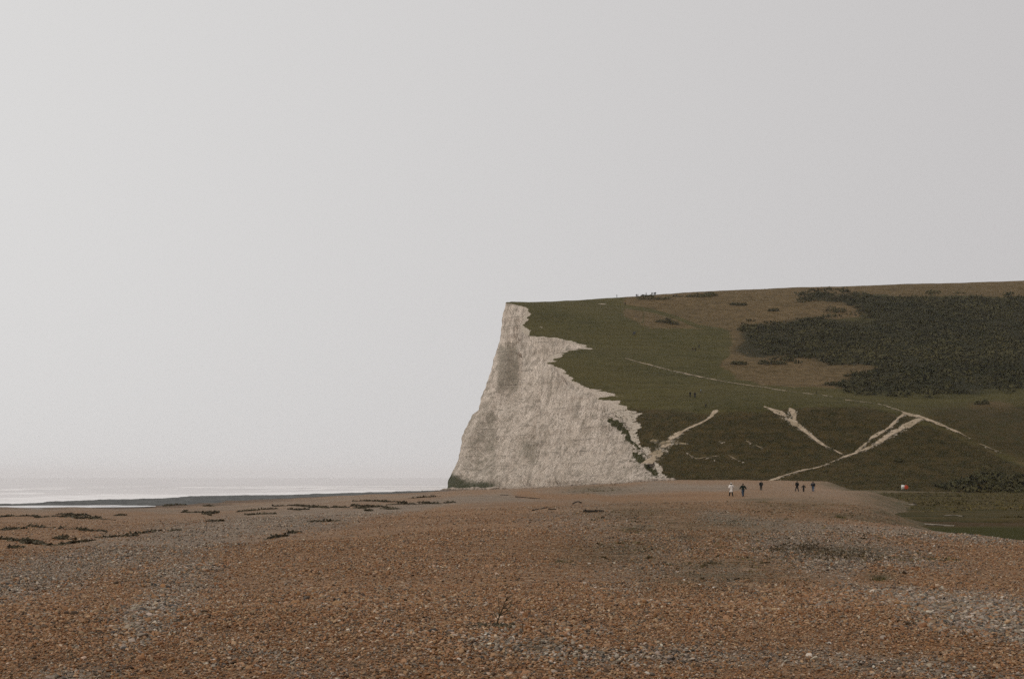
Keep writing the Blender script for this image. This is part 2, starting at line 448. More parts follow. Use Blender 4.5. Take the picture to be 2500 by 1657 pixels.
def mat_chalk():
    m = Mat('chalk_cliff', 0.95, 0.1)
    big = m.noise(.09, 5, .65)
    pit = m.noise(1.0, 7, .8, m.map((1, 1, .4)))
    c = m.mix(m.rng(big, .3, .7), (.64, .53, .425), (.85, .72, .60))
    c = m.mix(m.rng(pit, .36, .55, .6, 0), c, (.28, .23, .18))
    # rain streaks run down the face
    st = m.noise(.42, 5, .7, m.map((1, 1, .07)))
    c = m.mix(m.rng(st, .48, .62, 0, .66), c, (.32, .27, .21))
    st2 = m.noise(1.3, 5, .75, m.map((1, 1, .10)))
    c = m.mix(m.rng(st2, .52, .70, 0, .5), c, (.27, .225, .175))
    c = m.mix(m.rng(m.noise(.5, 5, .8, m.map((1, 1, .25))), .54, .70, 0, .6), c, (.87, .75, .64))
    sg = m.math('ADD', m.attr('stain_shade'), m.rng(m.noise(.33, 5, .75, m.map((1, 1, .07))), .25, .75, -.45, .45, False))
    c = m.mix(m.rng(sg, .3, .8, 0, .62), c, (.27, .235, .175))  # stains and the painted shade of the turning face, both darker grey-brown
    ck = m.math('ABSOLUTE', m.math('SUBTRACT', m.noise(.55, 4, .6, m.map((1, 1, .05))), .5))
    crack = m.math('MULTIPLY', m.rng(ck, .004, .016, 1, 0), m.rng(m.noise(.16, 3, .6), .45, .62))
    c = m.mix(m.math('MULTIPLY', crack, .7), c, (.16, .13, .10))
    # flint seams: thin level lines, broken
    wv = m.n('TexWave'); wv.wave_type = 'BANDS'; wv.bands_direction = 'Z'
    m.l(m.map((1, 1, 1)), wv.inputs['Vector'])
    wv.inputs['Scale'].default_value = .085; wv.inputs['Distortion'].default_value = 1.3; wv.inputs['Detail'].default_value = 3; wv.inputs['Detail Scale'].default_value = .6
    line = m.math('MULTIPLY', m.rng(wv.outputs['Fac'], .975, .998), m.rng(m.noise(.11, 4, .7, m.map((1, 1, 2))), .46, .6))
    c = m.mix(m.math('MULTIPLY', line, .6), c, (.14, .12, .095))
    spk = m.rng(m.vor(.75, m.map((1, 1, 1.6))), .10, .26, 1, 0)
    c = m.mix(m.math('MULTIPLY', spk, m.rng(m.noise(.2, 3), .42, .62, 0, .62)), c, (.17, .15, .11))
    al = m.math('ADD', m.attr('algae'), m.rng(m.noise(.5, 5, .8), .2, .8, -.35, .35, False))
    c = m.mix(m.rng(al, .2, 1.0), c, (.075, .076, .042))
    gr = m.math('ADD', m.attr('turf'), m.rng(m.noise(.45, 6, .85, m.map((.8, .8, 1.3))), .25, .75, -.5, .5, False))
    c = m.mix(m.rng(gr, .46, .62), c, (.058, .054, .018))
    m.color(c)
    b = m.bump(m.noise(1.9, 7, .8, m.map((1, 1, .55))), .55, .5)
    b = m.bump(st, .9, 2.2, b)
    b = m.bump(st2, .8, 1.0, b)
    m.bump(wv.outputs['Fac'], .4, .6, b)
    return m.m
M_CHALK = mat_chalk()

def mat_path():
    m = Mat('trodden_chalk', 0.95, 0.1)
    c = m.mix(m.rng(m.noise(1.1, 5, .8), .3, .7), (.25, .185, .12), (.47, .375, .275))
    c = m.mix(m.rng(m.noise(.11, 4, .7), .46, .66, 0, .7), c, (.19, .145, .085))
    m.color(m.mix(m.rng(m.noise(.7, 6, .85), .54, .64, 0, .85), c, (.075, .062, .024)))
    return m.m
M_PATH = mat_path()
M_PATH2 = plain('half_grown_path', (.185, .140, .082), .95, .45, .9)

def mat_marsh():
    m = Mat('salt_marsh', 0.95, 0.1)
    st = m.noise(.16, 6, .7, m.map((.25, 1.4, 1)))
    n2 = m.noise(1.2, 5, .8)
    base = m.mix(m.rng(st, .35, .65), (.046, .041, .012), (.105, .074, .028))
    base = m.mix(m.rng(m.attr('band'), 0, 1), base, (.024, .030, .010))
    base = m.mix(m.rng(m.attr('brown'), 0, 1), base, m.mix(m.rng(st, .3, .7), (.055, .036, .014), (.10, .062, .026)))
    base = m.mix(m.rng(m.attr('green'), 0, 1), base, m.mix(m.rng(n2, .3, .7), (.032, .032, .005), (.062, .056, .010)))
    m.color(m.mix(m.rng(n2, .35, .7, 0, .5), base, m.mix(1, base, (.4, .4, .4), 'MULTIPLY')))
    m.bump(n2, 1, .35)
    return m.m
M_MARSH = mat_marsh()

def mat_sea():
    m = Mat('sea_water', 0.22, 0.5)
    c = m.mix(m.rng(m.noise(.02, 4, .6, m.map((1, .3, 1))), .3, .7), (.50, .455, .435), (.60, .55, .53))
    f = m.math('ADD', m.attr('foam'), m.rng(m.noise(.10, 6, .75, m.map((.3, 1, 1))), .2, .8, -.75, .75, False))
    fm = m.rng(f, .35, .8)
    m.color(m.mix(fm, c, (.82, .79, .775)))
    m.set(m.b.inputs['Roughness'], m.rng(fm, 0, 1, .28, .9))
    m.bump(m.noise(.45, 5, .65, m.map((.5, 1, 1))), .55, .5)
    return m.m
M_SEA = mat_sea()
M_REEF = plain('wet_foreshore_rock', (.062, .062, .056), .7, .55, .35)
M_WEED = plain('stranded_seaweed', (.070, .056, .032), .75, .6, 3)

# ------------------------------------------------------------------ masks
GREY_BANDS = [([(-300, 1500), (0, 1425), (300, 1345), (500, 1300), (750, 1262)], 42, 1.0), ([(750, 1262), (1000, 1235), (1250, 1212), (1450, 1204), (1620, 1190), (1800, 1188)], 13, 1.0),
              ([(120, 1700), (220, 1620), (340, 1530), (410, 1450), (470, 1380)], 26, .9), ([(1750, 1262), (1950, 1285), (2300, 1300), (2700, 1330)], 16, .9),
              ([(1960, 1330), (2120, 1370), (2250, 1430), (2400, 1500), (2560, 1570), (2800, 1600)], 50, 1.0), ([(1200, 1560), (1400, 1610), (1650, 1600), (1950, 1600), (2300, 1640), (2600, 1680)], 24, .8),
              ([(1420, 1270), (1600, 1330), (1560, 1420), (1750, 1400)], 44, .55), ([(480, 1560), (640, 1600), (800, 1650)], 22, .55), ([(0, 1245), (400, 1245), (700, 1225), (1050, 1203)], 7, .8), ([(1600, 1460), (1800, 1490)], 12, .5)]
ORANGE_BANDS = [([(1650, 1440), (1900, 1515), (2200, 1565), (2500, 1600)], 26), ([(0, 1540), (150, 1580)], 60), ([(1280, 1205), (1500, 1222), (1800, 1206)], 9), ([(2150, 1400), (2500, 1430)], 22)]
def grey_mask(x, y, z):
    u, v = uv_of(x, y, z)
    wx = 40 * fbm(u / 160, v / 50, 71, 3); wy = 14 * fbm(u / 160, v / 50, 77, 3)
    g = .12 + .30 * sstep(60, 150, y) + .22 * fbm(u / 130, v / 16, 79, 4) * sstep(30, 80, y)
    for P, hw, a in GREY_BANDS:
        d, _, _, _ = segdist(u + wx, v + wy, P, 1 / 3.0, 1.0)
        g = np.maximum(g, .78 * a * sstep(hw * 1.9, hw * .2, d))
    for P, hw in ORANGE_BANDS:
        d, _, _, _ = segdist(u + wx, v + wy, P, 1 / 3.0, 1.0)
        g = g * (1 - .9 * sstep(hw * 1.4, hw * .4, d))
    return np.clip(g, 0, 1)
MOSS = [((1375, 1368), 26, 7), ((1735, 1372), 30, 8), ((2290, 1480), 60, 6), ((2150, 1408), 40, 10), ((1680, 1310), 60, 10), ((1560, 1290), 70, 14), ((2050, 1345), 120, 14), ((1850, 1220), 60, 5), ((2040, 1255), 30, 5), ((1330, 1580), 70, 10), ((1660, 1420), 40, 5), ((2180, 1240), 30, 8), ((1600, 1250), 180, 26), ((1500, 1350), 160, 36), ((1750, 1280), 220, 40), ((1950, 1235), 160, 22), ((1750, 1400), 200, 40), ((2150, 1225), 70, 14), ((1450, 1195), 80, 9)]
def moss_mask(x, y, z):
    u, v = uv_of(x, y, z)
    g = np.zeros(np.shape(u))
    for k, ((cu, cv), ru, rv) in enumerate(MOSS):
        g = np.maximum(g, (1 if k < 12 else .8) * np.exp(-(((u - cu) / ru) ** 2 + ((v - cv) / rv) ** 2)))
    d, _, _, _ = segdist(x, y, MARSH_EDGE)
    d = np.where(inpoly(x, y, marsh_poly), -d, d)
    g = np.maximum(g, 1.3 * sstep(9, -2, d + 3 * fbm(x / 6, y / 8, 47, 3)) * sstep(48, 62, y))
    return g

# ------------------------------------------------------------------ beach
def build_beach():
    ys = np.concatenate([np.linspace(-40, 6, 24), 6 + (np.exp(np.linspace(0, math.log(1 + 434 / 9.0), 430)) - 1)[1:] * 9.0])
    t = np.linspace(-1, 1, 520)
    hw = 34 + 0.66 * np.maximum(ys, 0)
    X = t[None] * hw[:, None]; Y = np.repeat(ys[:, None], len(t), 1)
    Z = B(X, Y)
    xf, yf, zf = X.ravel(), Y.ravel(), Z.ravel()
    wet = sstep(.75, .35, zf)
    me = mesh_np('beach', np.c_[xf, yf, zf], grid_faces(*X.shape), True, {'grey': grey_mask(xf, yf, zf), 'moss': moss_mask(xf, yf, zf), 'wet': wet})
    return obj('beach', me, M_SHINGLE, kind='structure')
beach = build_beach()

# ------------------------------------------------------------------ sea, foreshore, pool
SHORE_FAR = [(-900, 1236), (-300, 1232), (20, 1228), (100, 1222), (300, 1217), (500, 1209), (700, 1206), (850, 1202), (1000, 1198), (1100, 1196)]
def flat_pt(u, v, z):
    D = (EYE - z) * F / (v - VH); return ((u - UC) / F * D, D)
shore_line = np.array([flat_pt(u, v, .3) for u, v in SHORE_FAR])
def build_sea():
    a = np.concatenate([np.exp(np.linspace(math.log(130), math.log(900), 320)), np.exp(np.linspace(math.log(900), math.log(28000), 90))[1:]])
    k = np.concatenate([np.linspace(-1.0, -.47, 60)[:-1], np.linspace(-.47, .05, 420), [.12, .3, .6, 1.0]])
    X = k[None] * a[:, None]; Y = np.repeat(a[:, None], len(k), 1)
    d, _, _, _ = segdist(X, Y, shore_line)
    # lines of breakers run along the shore, broken sideways
    s = X * .8 + Y * .25
    ph = d + 22 * fbm(X / 55, Y / 70, 51, 4)
    brk = np.zeros_like(X); foam = np.zeros_like(X)
    for dist, wid, h, sd in [(10, 6, .22, 1), (34, 7, .45, 2), (66, 9, .6, 3), (112, 10, .65, 4), (170, 12, .6, 5), (250, 13, .5, 6)]:
        g = np.exp(-((ph - dist) / wid) ** 2) * sstep(-.35, .35, fbm(s / 45, s * 0 + dist, 60 + sd, 3))
        brk += h * g; foam = np.maximum(foam, g * (1 if dist < 200 else .6))
    foam = np.maximum(foam, .85 * sstep(90, 5, d)); foam = np.maximum(foam, .42 * sstep(380, 90, d))
    Z = -.06 + brk + .07 * fbm(X / 11, Y / 6, 55, 3) * sstep(6, 40, d) * sstep(1500, 500, Y)
    Z = Z + .35 * sstep(2, 60, d) * 0
    me = mesh_np('sea', np.c_[X.ravel(), Y.ravel(), Z.ravel()], grid_faces(*X.shape), True, {'foam': foam.ravel()})
    return obj('sea', me, M_SEA, kind='structure')
sea = build_sea()

def build_foreshore():
    near = [(-700, 1240), (-300, 1236), (20, 1232.5), (330, 1231.5), (430, 1233), (520, 1228), (600, 1222.5), (720, 1216), (800, 1212.5), (900, 1208), (1000, 1204), (1110, 1199.5)]
    far = SHORE_FAR
    a = catmull(np.array([flat_pt(u, v, .34) for u, v in near]), 420); b = catmull(np.array([flat_pt(u, v, .3) for u, v in far]), 420)
    b = rough_line(b, 3.5, 16, 81); a = rough_line(a, 2.0, 12, 83)
    n = 60
    t = np.linspace(0, 1, n)[:, None, None]
    P = a[None] * (1 - t) + b[None] * t
    X, Y = P[..., 0], P[..., 1]
    tt = np.repeat(np.linspace(0, 1, n)[:, None], 420, 1)
    bowl = np.minimum(1, np.minimum(tt, 1 - tt) * 9)
    Z = -.25 + .55 * bowl + bowl * (.16 * fbm(X / 5, Y / 5, 85, 4) + .12 * np.abs(fbm(X / 1.6, Y / 2.6, 88, 3)))
    me = mesh_np('rock_platform', np.c_[X.ravel(), Y.ravel(), Z.ravel()], grid_faces(n, 420))
    return obj('rock_platform', me, M_REEF, kind='structure')
foreshore = build_foreshore()

def build_pool():
    m = Mat('pool_water', .12, .5)
    m.color((.30, .27, .25)); m.bump(m.noise(.8, 3), .1, .1)
    top = [(-260, 1236.5), (20, 1235), (160, 1234), (330, 1233.2), (380, 1234.5)]
    bot = [(-260, 1247), (20, 1243.5), (160, 1239.5), (330, 1236.8), (380, 1235.5)]
    z = .44
    a = catmull(np.array([flat_pt(u, v, z) for u, v in top]), 90); b = catmull(np.array([flat_pt(u, v, z) for u, v in bot]), 90)
    b = rough_line(b, .8, 7, 91)
    t = np.linspace(0, 1, 8)[:, None, None]
    P = a[None] * (1 - t) + b[None] * t
    me = mesh_np('tidal_pool', np.c_[P[..., 0].ravel(), P[..., 1].ravel(), np.full(8 * 90, z)], grid_faces(8, 90))
    return obj('tidal_pool', me, m.m, kind='structure')
pool = build_pool()

# ------------------------------------------------------------------ marsh behind the beach
def build_marsh():
    xs = np.linspace(16, 400, 300); ys = np.concatenate([np.linspace(36, 150, 260), np.linspace(150, 310, 160)[1:]])
    X, Y = np.meshgrid(xs, ys)
    Z = 1.25 + .10 * fbm(X / 9, Y / 7, 95, 4) + .9 * sstep(215, 300, Y) - .25 * sstep(60, 36, Y)
    u, v = uv_of(X, Y, Z)
    wv = v + 3 * fbm(u / 60, v / 10, 97, 3)
    bank = 1267 + (u - 2250) * .018
    band = sstep(4.5, 1.5, np.abs(wv - bank)) * sstep(2150, 2200, u)
    Z = Z - .45 * band
    brown = sstep(1266, 1270, wv) * sstep(1288, 1280, wv)
    green = sstep(1281, 1290, wv)
    d, _, _, _ = segdist(X, Y, MARSH_EDGE)
    me = mesh_np('marsh', np.c_[X.ravel(), Y.ravel(), Z.ravel()], grid_faces(*X.shape), True, {'band': band.ravel(), 'brown': brown.ravel(), 'green': green.ravel()})
    o = obj('marsh', me, M_MARSH, kind='structure')
    return o
marsh = build_marsh()
def MZ(x, y):
    return 1.25 + .10 * fbm(x / 9, y / 7, 95, 4) + .9 * sstep(215, 300, y) - .25 * sstep(60, 36, y)

# ------------------------------------------------------------------ hill
DRY = [(1531, 738), (1524, 773), (1578, 796), (1613, 805), (1706, 803), (1775, 801), (1785, 866), (1752, 896), (1845, 936), (1938, 947), (2060, 950), (2150, 900), (2000, 860), (2000, 780), (2140, 775), (2080, 722), (2500, 724), (3300, 720), (3300, 600), (1531, 600)]
SCRUB = [(1950, 718), (2066, 720), (2182, 725), (2275, 724), (2415, 727), (2500, 725), (2900, 722), (3300, 722), (3300, 945), (2900, 945), (2500, 948), (2403, 950), (2380, 962), (2252, 963), (2101, 954), (2027, 942), (2078, 918), (2159, 903), (2147, 893), (2020, 891),
         (1950, 868), (1938, 874), (1822, 874), (1794, 842), (1812, 832), (1796, 818), (1822, 797), (1857, 786), (1892, 788), (1938, 781), (2000, 774), (2060, 778), (2120, 790), (2135, 785), (2085, 752), (2060, 736), (1965, 738)]
ROUGH_BANK = [(1440, 975), (1500, 992), (1640, 1004), (1745, 1008), (1870, 1000), (2050, 990), (2140, 992), (2250, 1028), (2340, 1064), (2500, 1140), (3300, 1180), (3300, 1240), (1400, 1240)]
SCARS = [((1545, 1008), 22, 2.2), ((1560, 1018), 26, 1.6), ((1585, 1003), 10, 1.4), ((1320, 799), 12, 2), ((1510, 967), 13, 1.8), ((1470, 742), 16, 1.4), ((2020, 1010), 5, 2.5), ((1760, 1080), 16, 5), ((1640, 1042), 14, 2), ((1745, 1125), 8, 3), ((2085, 1075), 18, 3)]
EDGE_LIP = np.array([(EW[i, 0], EW[i, 1], w_) for i, w_ in enumerate([.5, .8, 1.6, 3.5, 5, 7, 5.5, 3.5, 3.2, 4, 4, 4, 5, 3, 2.5, 2.5, 2.5, 2, 1, .6])])
PATHS = [
    [(1527, 875, 2), (1580, 889, 4), (1627, 902, 6), (1694, 917, 6), (1775, 933, 5), (1845, 943, 4), (1938, 957, 3.2), (2000, 964, 2.5), (2040, 971, 2)],
    [(2063, 976, 3), (2090, 980, 5), (2128, 984, 6)],
    [(2145, 987, 5), (2199, 1004, 7), (2249, 1020, 12), (2286, 1033, 8), (2341, 1057, 5), (2370, 1072, 2)],
    [(2392, 1084, 2), (2412, 1093, 5), (2440, 1104, 2)],
    [(2252, 1022, 9), (2215, 1040, 13), (2174, 1062, 15), (2140, 1083, 10), (2112, 1097, 7), (2064, 1114, 5), (2058, 1117, 5), (2045, 1122, 3), (2020, 1133, 4), (1987, 1143, 3), (1953, 1150, 5), (1895, 1168, 8), (1866, 1178, 12)],
    [(2213, 1007, 8), (2174, 1042, 6), (2140, 1062, 7), (2124, 1073, 6), (2104, 1092, 5), (2089, 1104, 4)],
    [(1865, 993, 3), (1880, 998, 5), (1897, 1005, 12), (1915, 1016, 15), (1935, 1030, 16), (1965, 1052, 11), (2000, 1080, 8), (2025, 1094, 6), (2050, 1106, 4), (2062, 1112, 3)],
    [(1928, 997, 4), (1934, 1003, 13), (1937, 1014, 12), (1936, 1028, 8)],
    [(1747, 1002, 12), (1741, 1010, 9), (1732, 1021, 5), (1700, 1037, 6), (1686, 1043, 9), (1665, 1055, 13), (1648, 1066, 18), (1625, 1088, 24), (1600, 1112, 28), (1580, 1132, 24)],
    [(1590, 1075, 6), (1612, 1082, 12), (1640, 1082, 10), (1676, 1084, 3)],
    [(1822, 1077, 4), (1840, 1086, 3.5), (1860, 1094, 2)],
    [(1672, 1104, 3), (1698, 1120, 4), (1725, 1117, 3), (1756, 1114, 2)],
    [(1775, 1110, 2), (1800, 1124, 3), (1815, 1128, 2)]]
PATH_XY = [np.array([(q[0], q[1], w_ * q[1] / F) for (u, v, w_) in p for q in [LH(u, v)]]) for p in PATHS]
def hill_masks(x, y, z):
    u, v = uv_of(x, y, z)
    wu, wv = 16 * fbm(u / 60, v / 22, 101, 4), 6 * fbm(u / 60, v / 22, 107, 4)
    dry = soft_in(u + wu, v + wv, DRY, 15, 7)
    tr, _, _, _ = segdist(u, v, [(1526, 748), (1590, 758), (1650, 775), (1700, 795), (1760, 806)])
    dry *= 1 - .8 * sstep(7, 3, tr)
    tr2, _, _, _ = segdist(u, v, [(1572, 765), (1570, 785)])
    dry *= 1 - .6 * sstep(5, 2, tr2)
    dry = np.maximum(dry, .75 * sstep(30, 8, np.hypot((u - 2420) / 3.2, v - 995)))
    dry = np.maximum(dry, .44 * soft_in(u + wu, v + wv, [(2120, 1120), (2280, 1040), (2330, 980), (3300, 980), (3300, 1200), (2100, 1200)], 50, 25))
    rough = .85 * soft_in(u + wu * .8, v + wv, ROUGH_BANK, 26, 12)
    rough = np.maximum(rough, .62 * soft_in(u + wu, v + wv, [(2180, 1000), (2300, 985), (2500, 975), (3300, 975), (3300, 1200), (2450, 1130)], 50, 22))
    rough = np.maximum(rough, .6 * soft_in(u + wu, v + wv, SCRUB, 10, 5))
    d, wid, _, _ = segdist(x, y, EDGE_LIP)
    wn = .35 + 1.1 * vnoise(x / 6.0, y / 3.8, 111) ** 1.2 + .6 * fbm(x / 2.4, y / 1.5, 113, 3)
    chalk = .95 * sstep(1.15, .55, d / np.maximum(wid * wn * 1.0, .5))
    for P in PATH_XY:
        dp, wp_, _, _ = segdist(x, y, P)
        chalk = np.maximum(chalk, .52 * np.exp(-(dp / np.maximum(wp_ * 1.6, .8)) ** 2))
    for (cu, cv), ru, rv in SCARS:
        chalk = np.maximum(chalk, .66 * np.exp(-(((u - cu) / ru) ** 2 + ((v - cv) / rv) ** 2)))
    scrub = soft_in(u + wu * 1.6, v + wv * 1.3, SCRUB, 34, 13)
    return {'scrub': scrub, 'dry': dry, 'rough': rough, 'chalk': chalk}

def build_hill():
    xs = np.concatenate([np.arange(-14, 200, .85), np.arange(200, 522, 1.6)])
    ys = np.concatenate([np.arange(225, 520, .95), np.arange(520, 640, 1.5), np.arange(640, 806, 6)])
    X, Y = np.meshgrid(xs, ys)
    nr, nc = X.shape
    x, y = X.ravel().copy(), Y.ravel().copy()
    ins = inpoly(x, y, hill_poly)
    Fq = grid_faces(nr, nc)
    cnt = ins[Fq].sum(1)
    keep = Fq[cnt > 0]
    snap = np.zeros(len(x), bool); snap[keep.ravel()] = True; snap &= ~ins
    near = np.nonzero(snap & (x < 140))[0]
    _, _, qx, qy = segdist(x[near], y[near], edge_fine)
    x[near], y[near] = qx, qy
    z = H(x, y)
    used = np.unique(keep); remap = np.full(len(x), -1); remap[used] = np.arange(len(used))
    x, y, z = x[used], y[used], z[used]
    me = mesh_np('hill', np.c_[x, y, z], remap[keep], True, hill_masks(x, y, z))
    return obj('hill', me, M_HILL, kind='structure')
hill = build_hill()

# ------------------------------------------------------------------ chalk cliff
def build_cliff():
    NC, NR = 760, 190
    BW = np.array([W(*p) for p in BASE])
    back_b = np.array([(-15, 470, .5), (2, 520, .5), (20, 585, .5), (55, 690, .5), (105, 795, .5)])
    bs = np.vstack([BW, back_b])
    bs[:, 2] -= 1.2                                                  # the foot goes down into the shingle
    tp = edge_xy
    # the same parameter for foot and lip: knots
    kn = np.r_[0, np.cumsum(.5 * (np.linalg.norm(np.diff(tp, axis=0), axis=1) + np.linalg.norm(np.diff(bs[:, :2], axis=0), axis=1)))]
    kt = np.interp(np.linspace(0, 1, NC), np.linspace(0, 1, 400), np.interp(np.linspace(0, 1, 400) ** 1.25, [0, 1], [0, kn[-1]]))
    def curve(P):
        k = np.clip(np.searchsorted(kn, kt, 'right') - 1, 0, len(P) - 2)
        Q = np.vstack([2 * P[0] - P[1], P, 2 * P[-1] - P[-2]])
        f = ((kt - kn[k]) / (kn[k + 1] - kn[k]))[:, None]
        p0, p1, p2, p3 = Q[k], Q[k + 1], Q[k + 2], Q[k + 3]
        return .5 * ((2 * p1) + (-p0 + p2) * f + (2 * p0 - 5 * p1 + 4 * p2 - p3) * f ** 2 + (-p0 + 3 * p1 - 3 * p2 + p3) * f ** 3)
    top = curve(tp); foot = curve(bs)
    # lip follows the broken edge of the turf
    _, _, qx, qy = segdist(top[:, 0], top[:, 1], edge_fine)
    top = np.c_[qx, qy]
    ztop = H(top[:, 0], top[:, 1]) + .12
    d = np.gradient(foot[:, :2] * .6 + top * .4, axis=0); d /= np.linalg.norm(d, axis=1, keepdims=True) + 1e-9
    for _ in range(40):
        d = np.vstack([d[:1], (d[:-2] + d[1:-1] + d[2:]) / 3, d[-1:]])
    d /= np.linalg.norm(d, axis=1, keepdims=True) + 1e-9
    nrm = np.c_[-d[:, 1], d[:, 0]]
    t = np.linspace(0, 1, NR)[:, None]
    g = 1 - (1 - t) ** 1.5
    X = foot[None, :, 0] + (top[None, :, 0] - foot[None, :, 0]) * g
    Y = foot[None, :, 1] + (top[None, :, 1] - foot[None, :, 1]) * g
    Z = foot[None, :, 2] + (ztop[None] - foot[None, :, 2]) * t
    hgt = (ztop - foot[:, 2])[None]
    s = np.r_[0, np.cumsum(np.linalg.norm(np.diff(foot[:, :2], axis=0), axis=1))][None] + 0 * Z
    env = sstep(0, .10, t) * sstep(1.0, .93, t) * np.clip(hgt / 25, .15, 1)
    A = 2.6 * fbm(s / 13, Z / 60, 121, 3) + 1.3 * fbm(s / 4.2, Z / 45, 123, 4) + .35 * fbm(s / 1.5, Z / 3.0, 125, 3) + .8 * fbm(s / 1.7, Z / 30, 151, 3) + 1.3 * (.35 - np.abs(fbm(s / 7, Z / 60, 141, 3))) + .9 * (.3 - np.abs(fbm(s / 2.6, Z / 25, 149, 3)))
    A = A + 2.4 * np.exp(-((s - 172) / 16) ** 2) * sstep(33, 29.5, Z) * sstep(10, 26, Z)
    zz = Z + .8 * fbm(s / 20, Z / 20, 127, 2)
    A = A + .22 * (np.abs(((zz / 3.4) % 1) - .5) * 2 - .5) + .35 * np.maximum(0, np.sin(zz * .37)) ** 6
    # two buttresses with a bay between on the seaward corner
    u0, v0 = uv_of(X, Y, Z)
    A = A * (1 - .45 * np.exp(-((u0 - 1230) / 34) ** 2) * sstep(960, 880, v0))
    j0 = 4 * fbm(v0 / 22, v0 * 0, 143, 3)
    A = A - 5.0 * sstep(1271, 1264, u0 + j0) * sstep(1216, 1246, u0) * sstep(1015, 960, v0) * sstep(800, 860, v0)
    A = A - 2.6 * sstep(1216, 1209, u0 + j0) * sstep(1150, 1190, u0) * sstep(985, 1030, v0) * sstep(1175, 1120, v0)
    A = A - 1.8 * sstep(1316, 1309, u0 + j0) * sstep(1270, 1300, u0) * sstep(1050, 1080, v0) * sstep(1150, 1110, v0)
    # one continuous ledge across the lower face
    led = 1138 - (u0 - 1250) * .055 + 2 * fbm(u0 / 30, u0 * 0, 145, 3)
    A = A + .7 * sstep(led - 3, led, v0) * sstep(1180, 1230, u0)
    X = X + nrm[None, :, 0] * A * env; Y = Y + nrm[None, :, 1] * A * env
    # undercut notch along the foot
    u, v = uv_of(X, Y, Z)
    stain_shade = np.zeros_like(Z)
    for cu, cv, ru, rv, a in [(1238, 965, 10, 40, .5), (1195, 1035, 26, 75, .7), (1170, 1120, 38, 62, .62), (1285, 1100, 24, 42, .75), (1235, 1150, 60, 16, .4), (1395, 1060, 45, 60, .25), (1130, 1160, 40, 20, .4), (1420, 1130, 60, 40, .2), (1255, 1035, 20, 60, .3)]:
        stain_shade = np.maximum(stain_shade, a * np.exp(-(((u - cu) / ru) ** 2 + ((v - cv) / rv) ** 2)))
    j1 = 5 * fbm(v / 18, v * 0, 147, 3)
    stain_shade = np.maximum(stain_shade, 1.0 * sstep(1268, 1264, u + .5 * j1) * sstep(1200, 1225, u) * sstep(985, 930, v) * sstep(800, 880, v))  # shade where the face turns, painted in as a darker band
    stain_shade = np.maximum(stain_shade, .62 * sstep(1217, 1208, u + j1) * sstep(1120, 1175, u) * sstep(1000, 1030, v) * sstep(1195, 1150, v))
    stain_shade = np.maximum(stain_shade, .7 * sstep(1318, 1310, u + j1) * sstep(1255, 1300, u) * sstep(1060, 1090, v) * sstep(1150, 1125, v))
    stain_shade = np.maximum(stain_shade, .46 * sstep(1255, 1150, u))
    algae = 1.0 * sstep(6.2, 1.5, Z - sstep(1150, 1085, u) * 3.5) * sstep(1260, 1180, u)
    turf = np.zeros_like(Z)
    for P, wd in [([(1492, 1026), (1520, 1046), (1548, 1072), (1562, 1090)], 11), ([(1535, 1066), (1560, 1078), (1600, 1076)], 15), ([(1550, 1112), (1568, 1122)], 12), ([(1575, 1135), (1600, 1156)], 7)]:
        dd, _, _, _ = segdist(u + 6 * fbm(u / 10, v / 10, 131, 3), v + 5 * fbm(u / 10, v / 10, 133, 3), P)
        turf = np.maximum(turf, .78 * sstep(wd * 1.5, wd * .3, dd))
    turf = np.maximum(turf, .47 * sstep(1520, 1585, u) * sstep(1040, 1075, v)); turf = np.maximum(turf, .40 * sstep(1470, 1540, u) * sstep(1000, 1040, v))
    me = mesh_np('chalk_cliff', np.c_[X.ravel(), Y.ravel(), Z.ravel()], grid_faces(NR, NC)[:, ::-1], True, {'stain_shade': stain_shade.ravel(), 'algae': algae.ravel(), 'turf': turf.ravel()})
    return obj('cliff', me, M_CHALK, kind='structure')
cliff = build_cliff()

# ------------------------------------------------------------------ footpaths worn to the chalk
def ribbon(name, pts, fn, off, mat, wscale=1.0, seed=0, per=.55, ground='hill', alpha_break=0):
    P = []
    for u, v, wpx in pts:
        q = LH(u, v) if ground == 'hill' else (LB(u, v) if ground == 'beach' else np.array([*flat_pt(u, v, 1.25), 1.25]))
        P.append((q[0], q[1], wpx * q[1] / F * wscale))
    P = np.array(P)
    L = np.linalg.norm(np.diff(P[:, :2], axis=0), axis=1).sum()
    n = max(8, int(L / per))
    Q = catmull(P, n)
    d = np.gradient(Q[:, :2], axis=0); d /= np.linalg.norm(d, axis=1, keepdims=True) + 1e-9
    nr = np.c_[-d[:, 1], d[:, 0]]
    s = np.arange(n) * per
    k = 15
    rows = []; fr = []
    cen = .35 * fbm(s / 9, s * 0, 200 + seed, 3)
    for j in range(k):
        f = j / (k - 1) * 2 - 1
        ws = np.maximum(Q[:, 2], .15) * .72 * (1 + .5 * fbm(s / 3.5, s * 0 + f, 210 + seed, 4))
        pos = Q[:, :2] + nr * ((f + cen) * ws)[:, None]
        z = fn(pos[:, 0], pos[:, 1]) + off - .10 * abs(f) ** 3
        rows.append(np.c_[pos, z]); fr.append(np.full(n, abs(f)))
    V = np.array(rows).reshape(-1, 3); fr = np.concatenate(fr)
    wear = 1.0 - fr ** 1.4 + 1.5 * fbm(V[:, 0] / 1.9, V[:, 1] / 1.9, 220 + seed, 4)     # turf creeps in from the sides
    Fq = grid_faces(k, n)
    Fq = Fq[wear[Fq].mean(1) > .44]
    used = np.unique(Fq); mp = np.full(len(V), -1); mp[used] = np.arange(len(used))
    me = mesh_np(name, V[used], mp[Fq])
    return obj(name, me, mat, kind='structure')
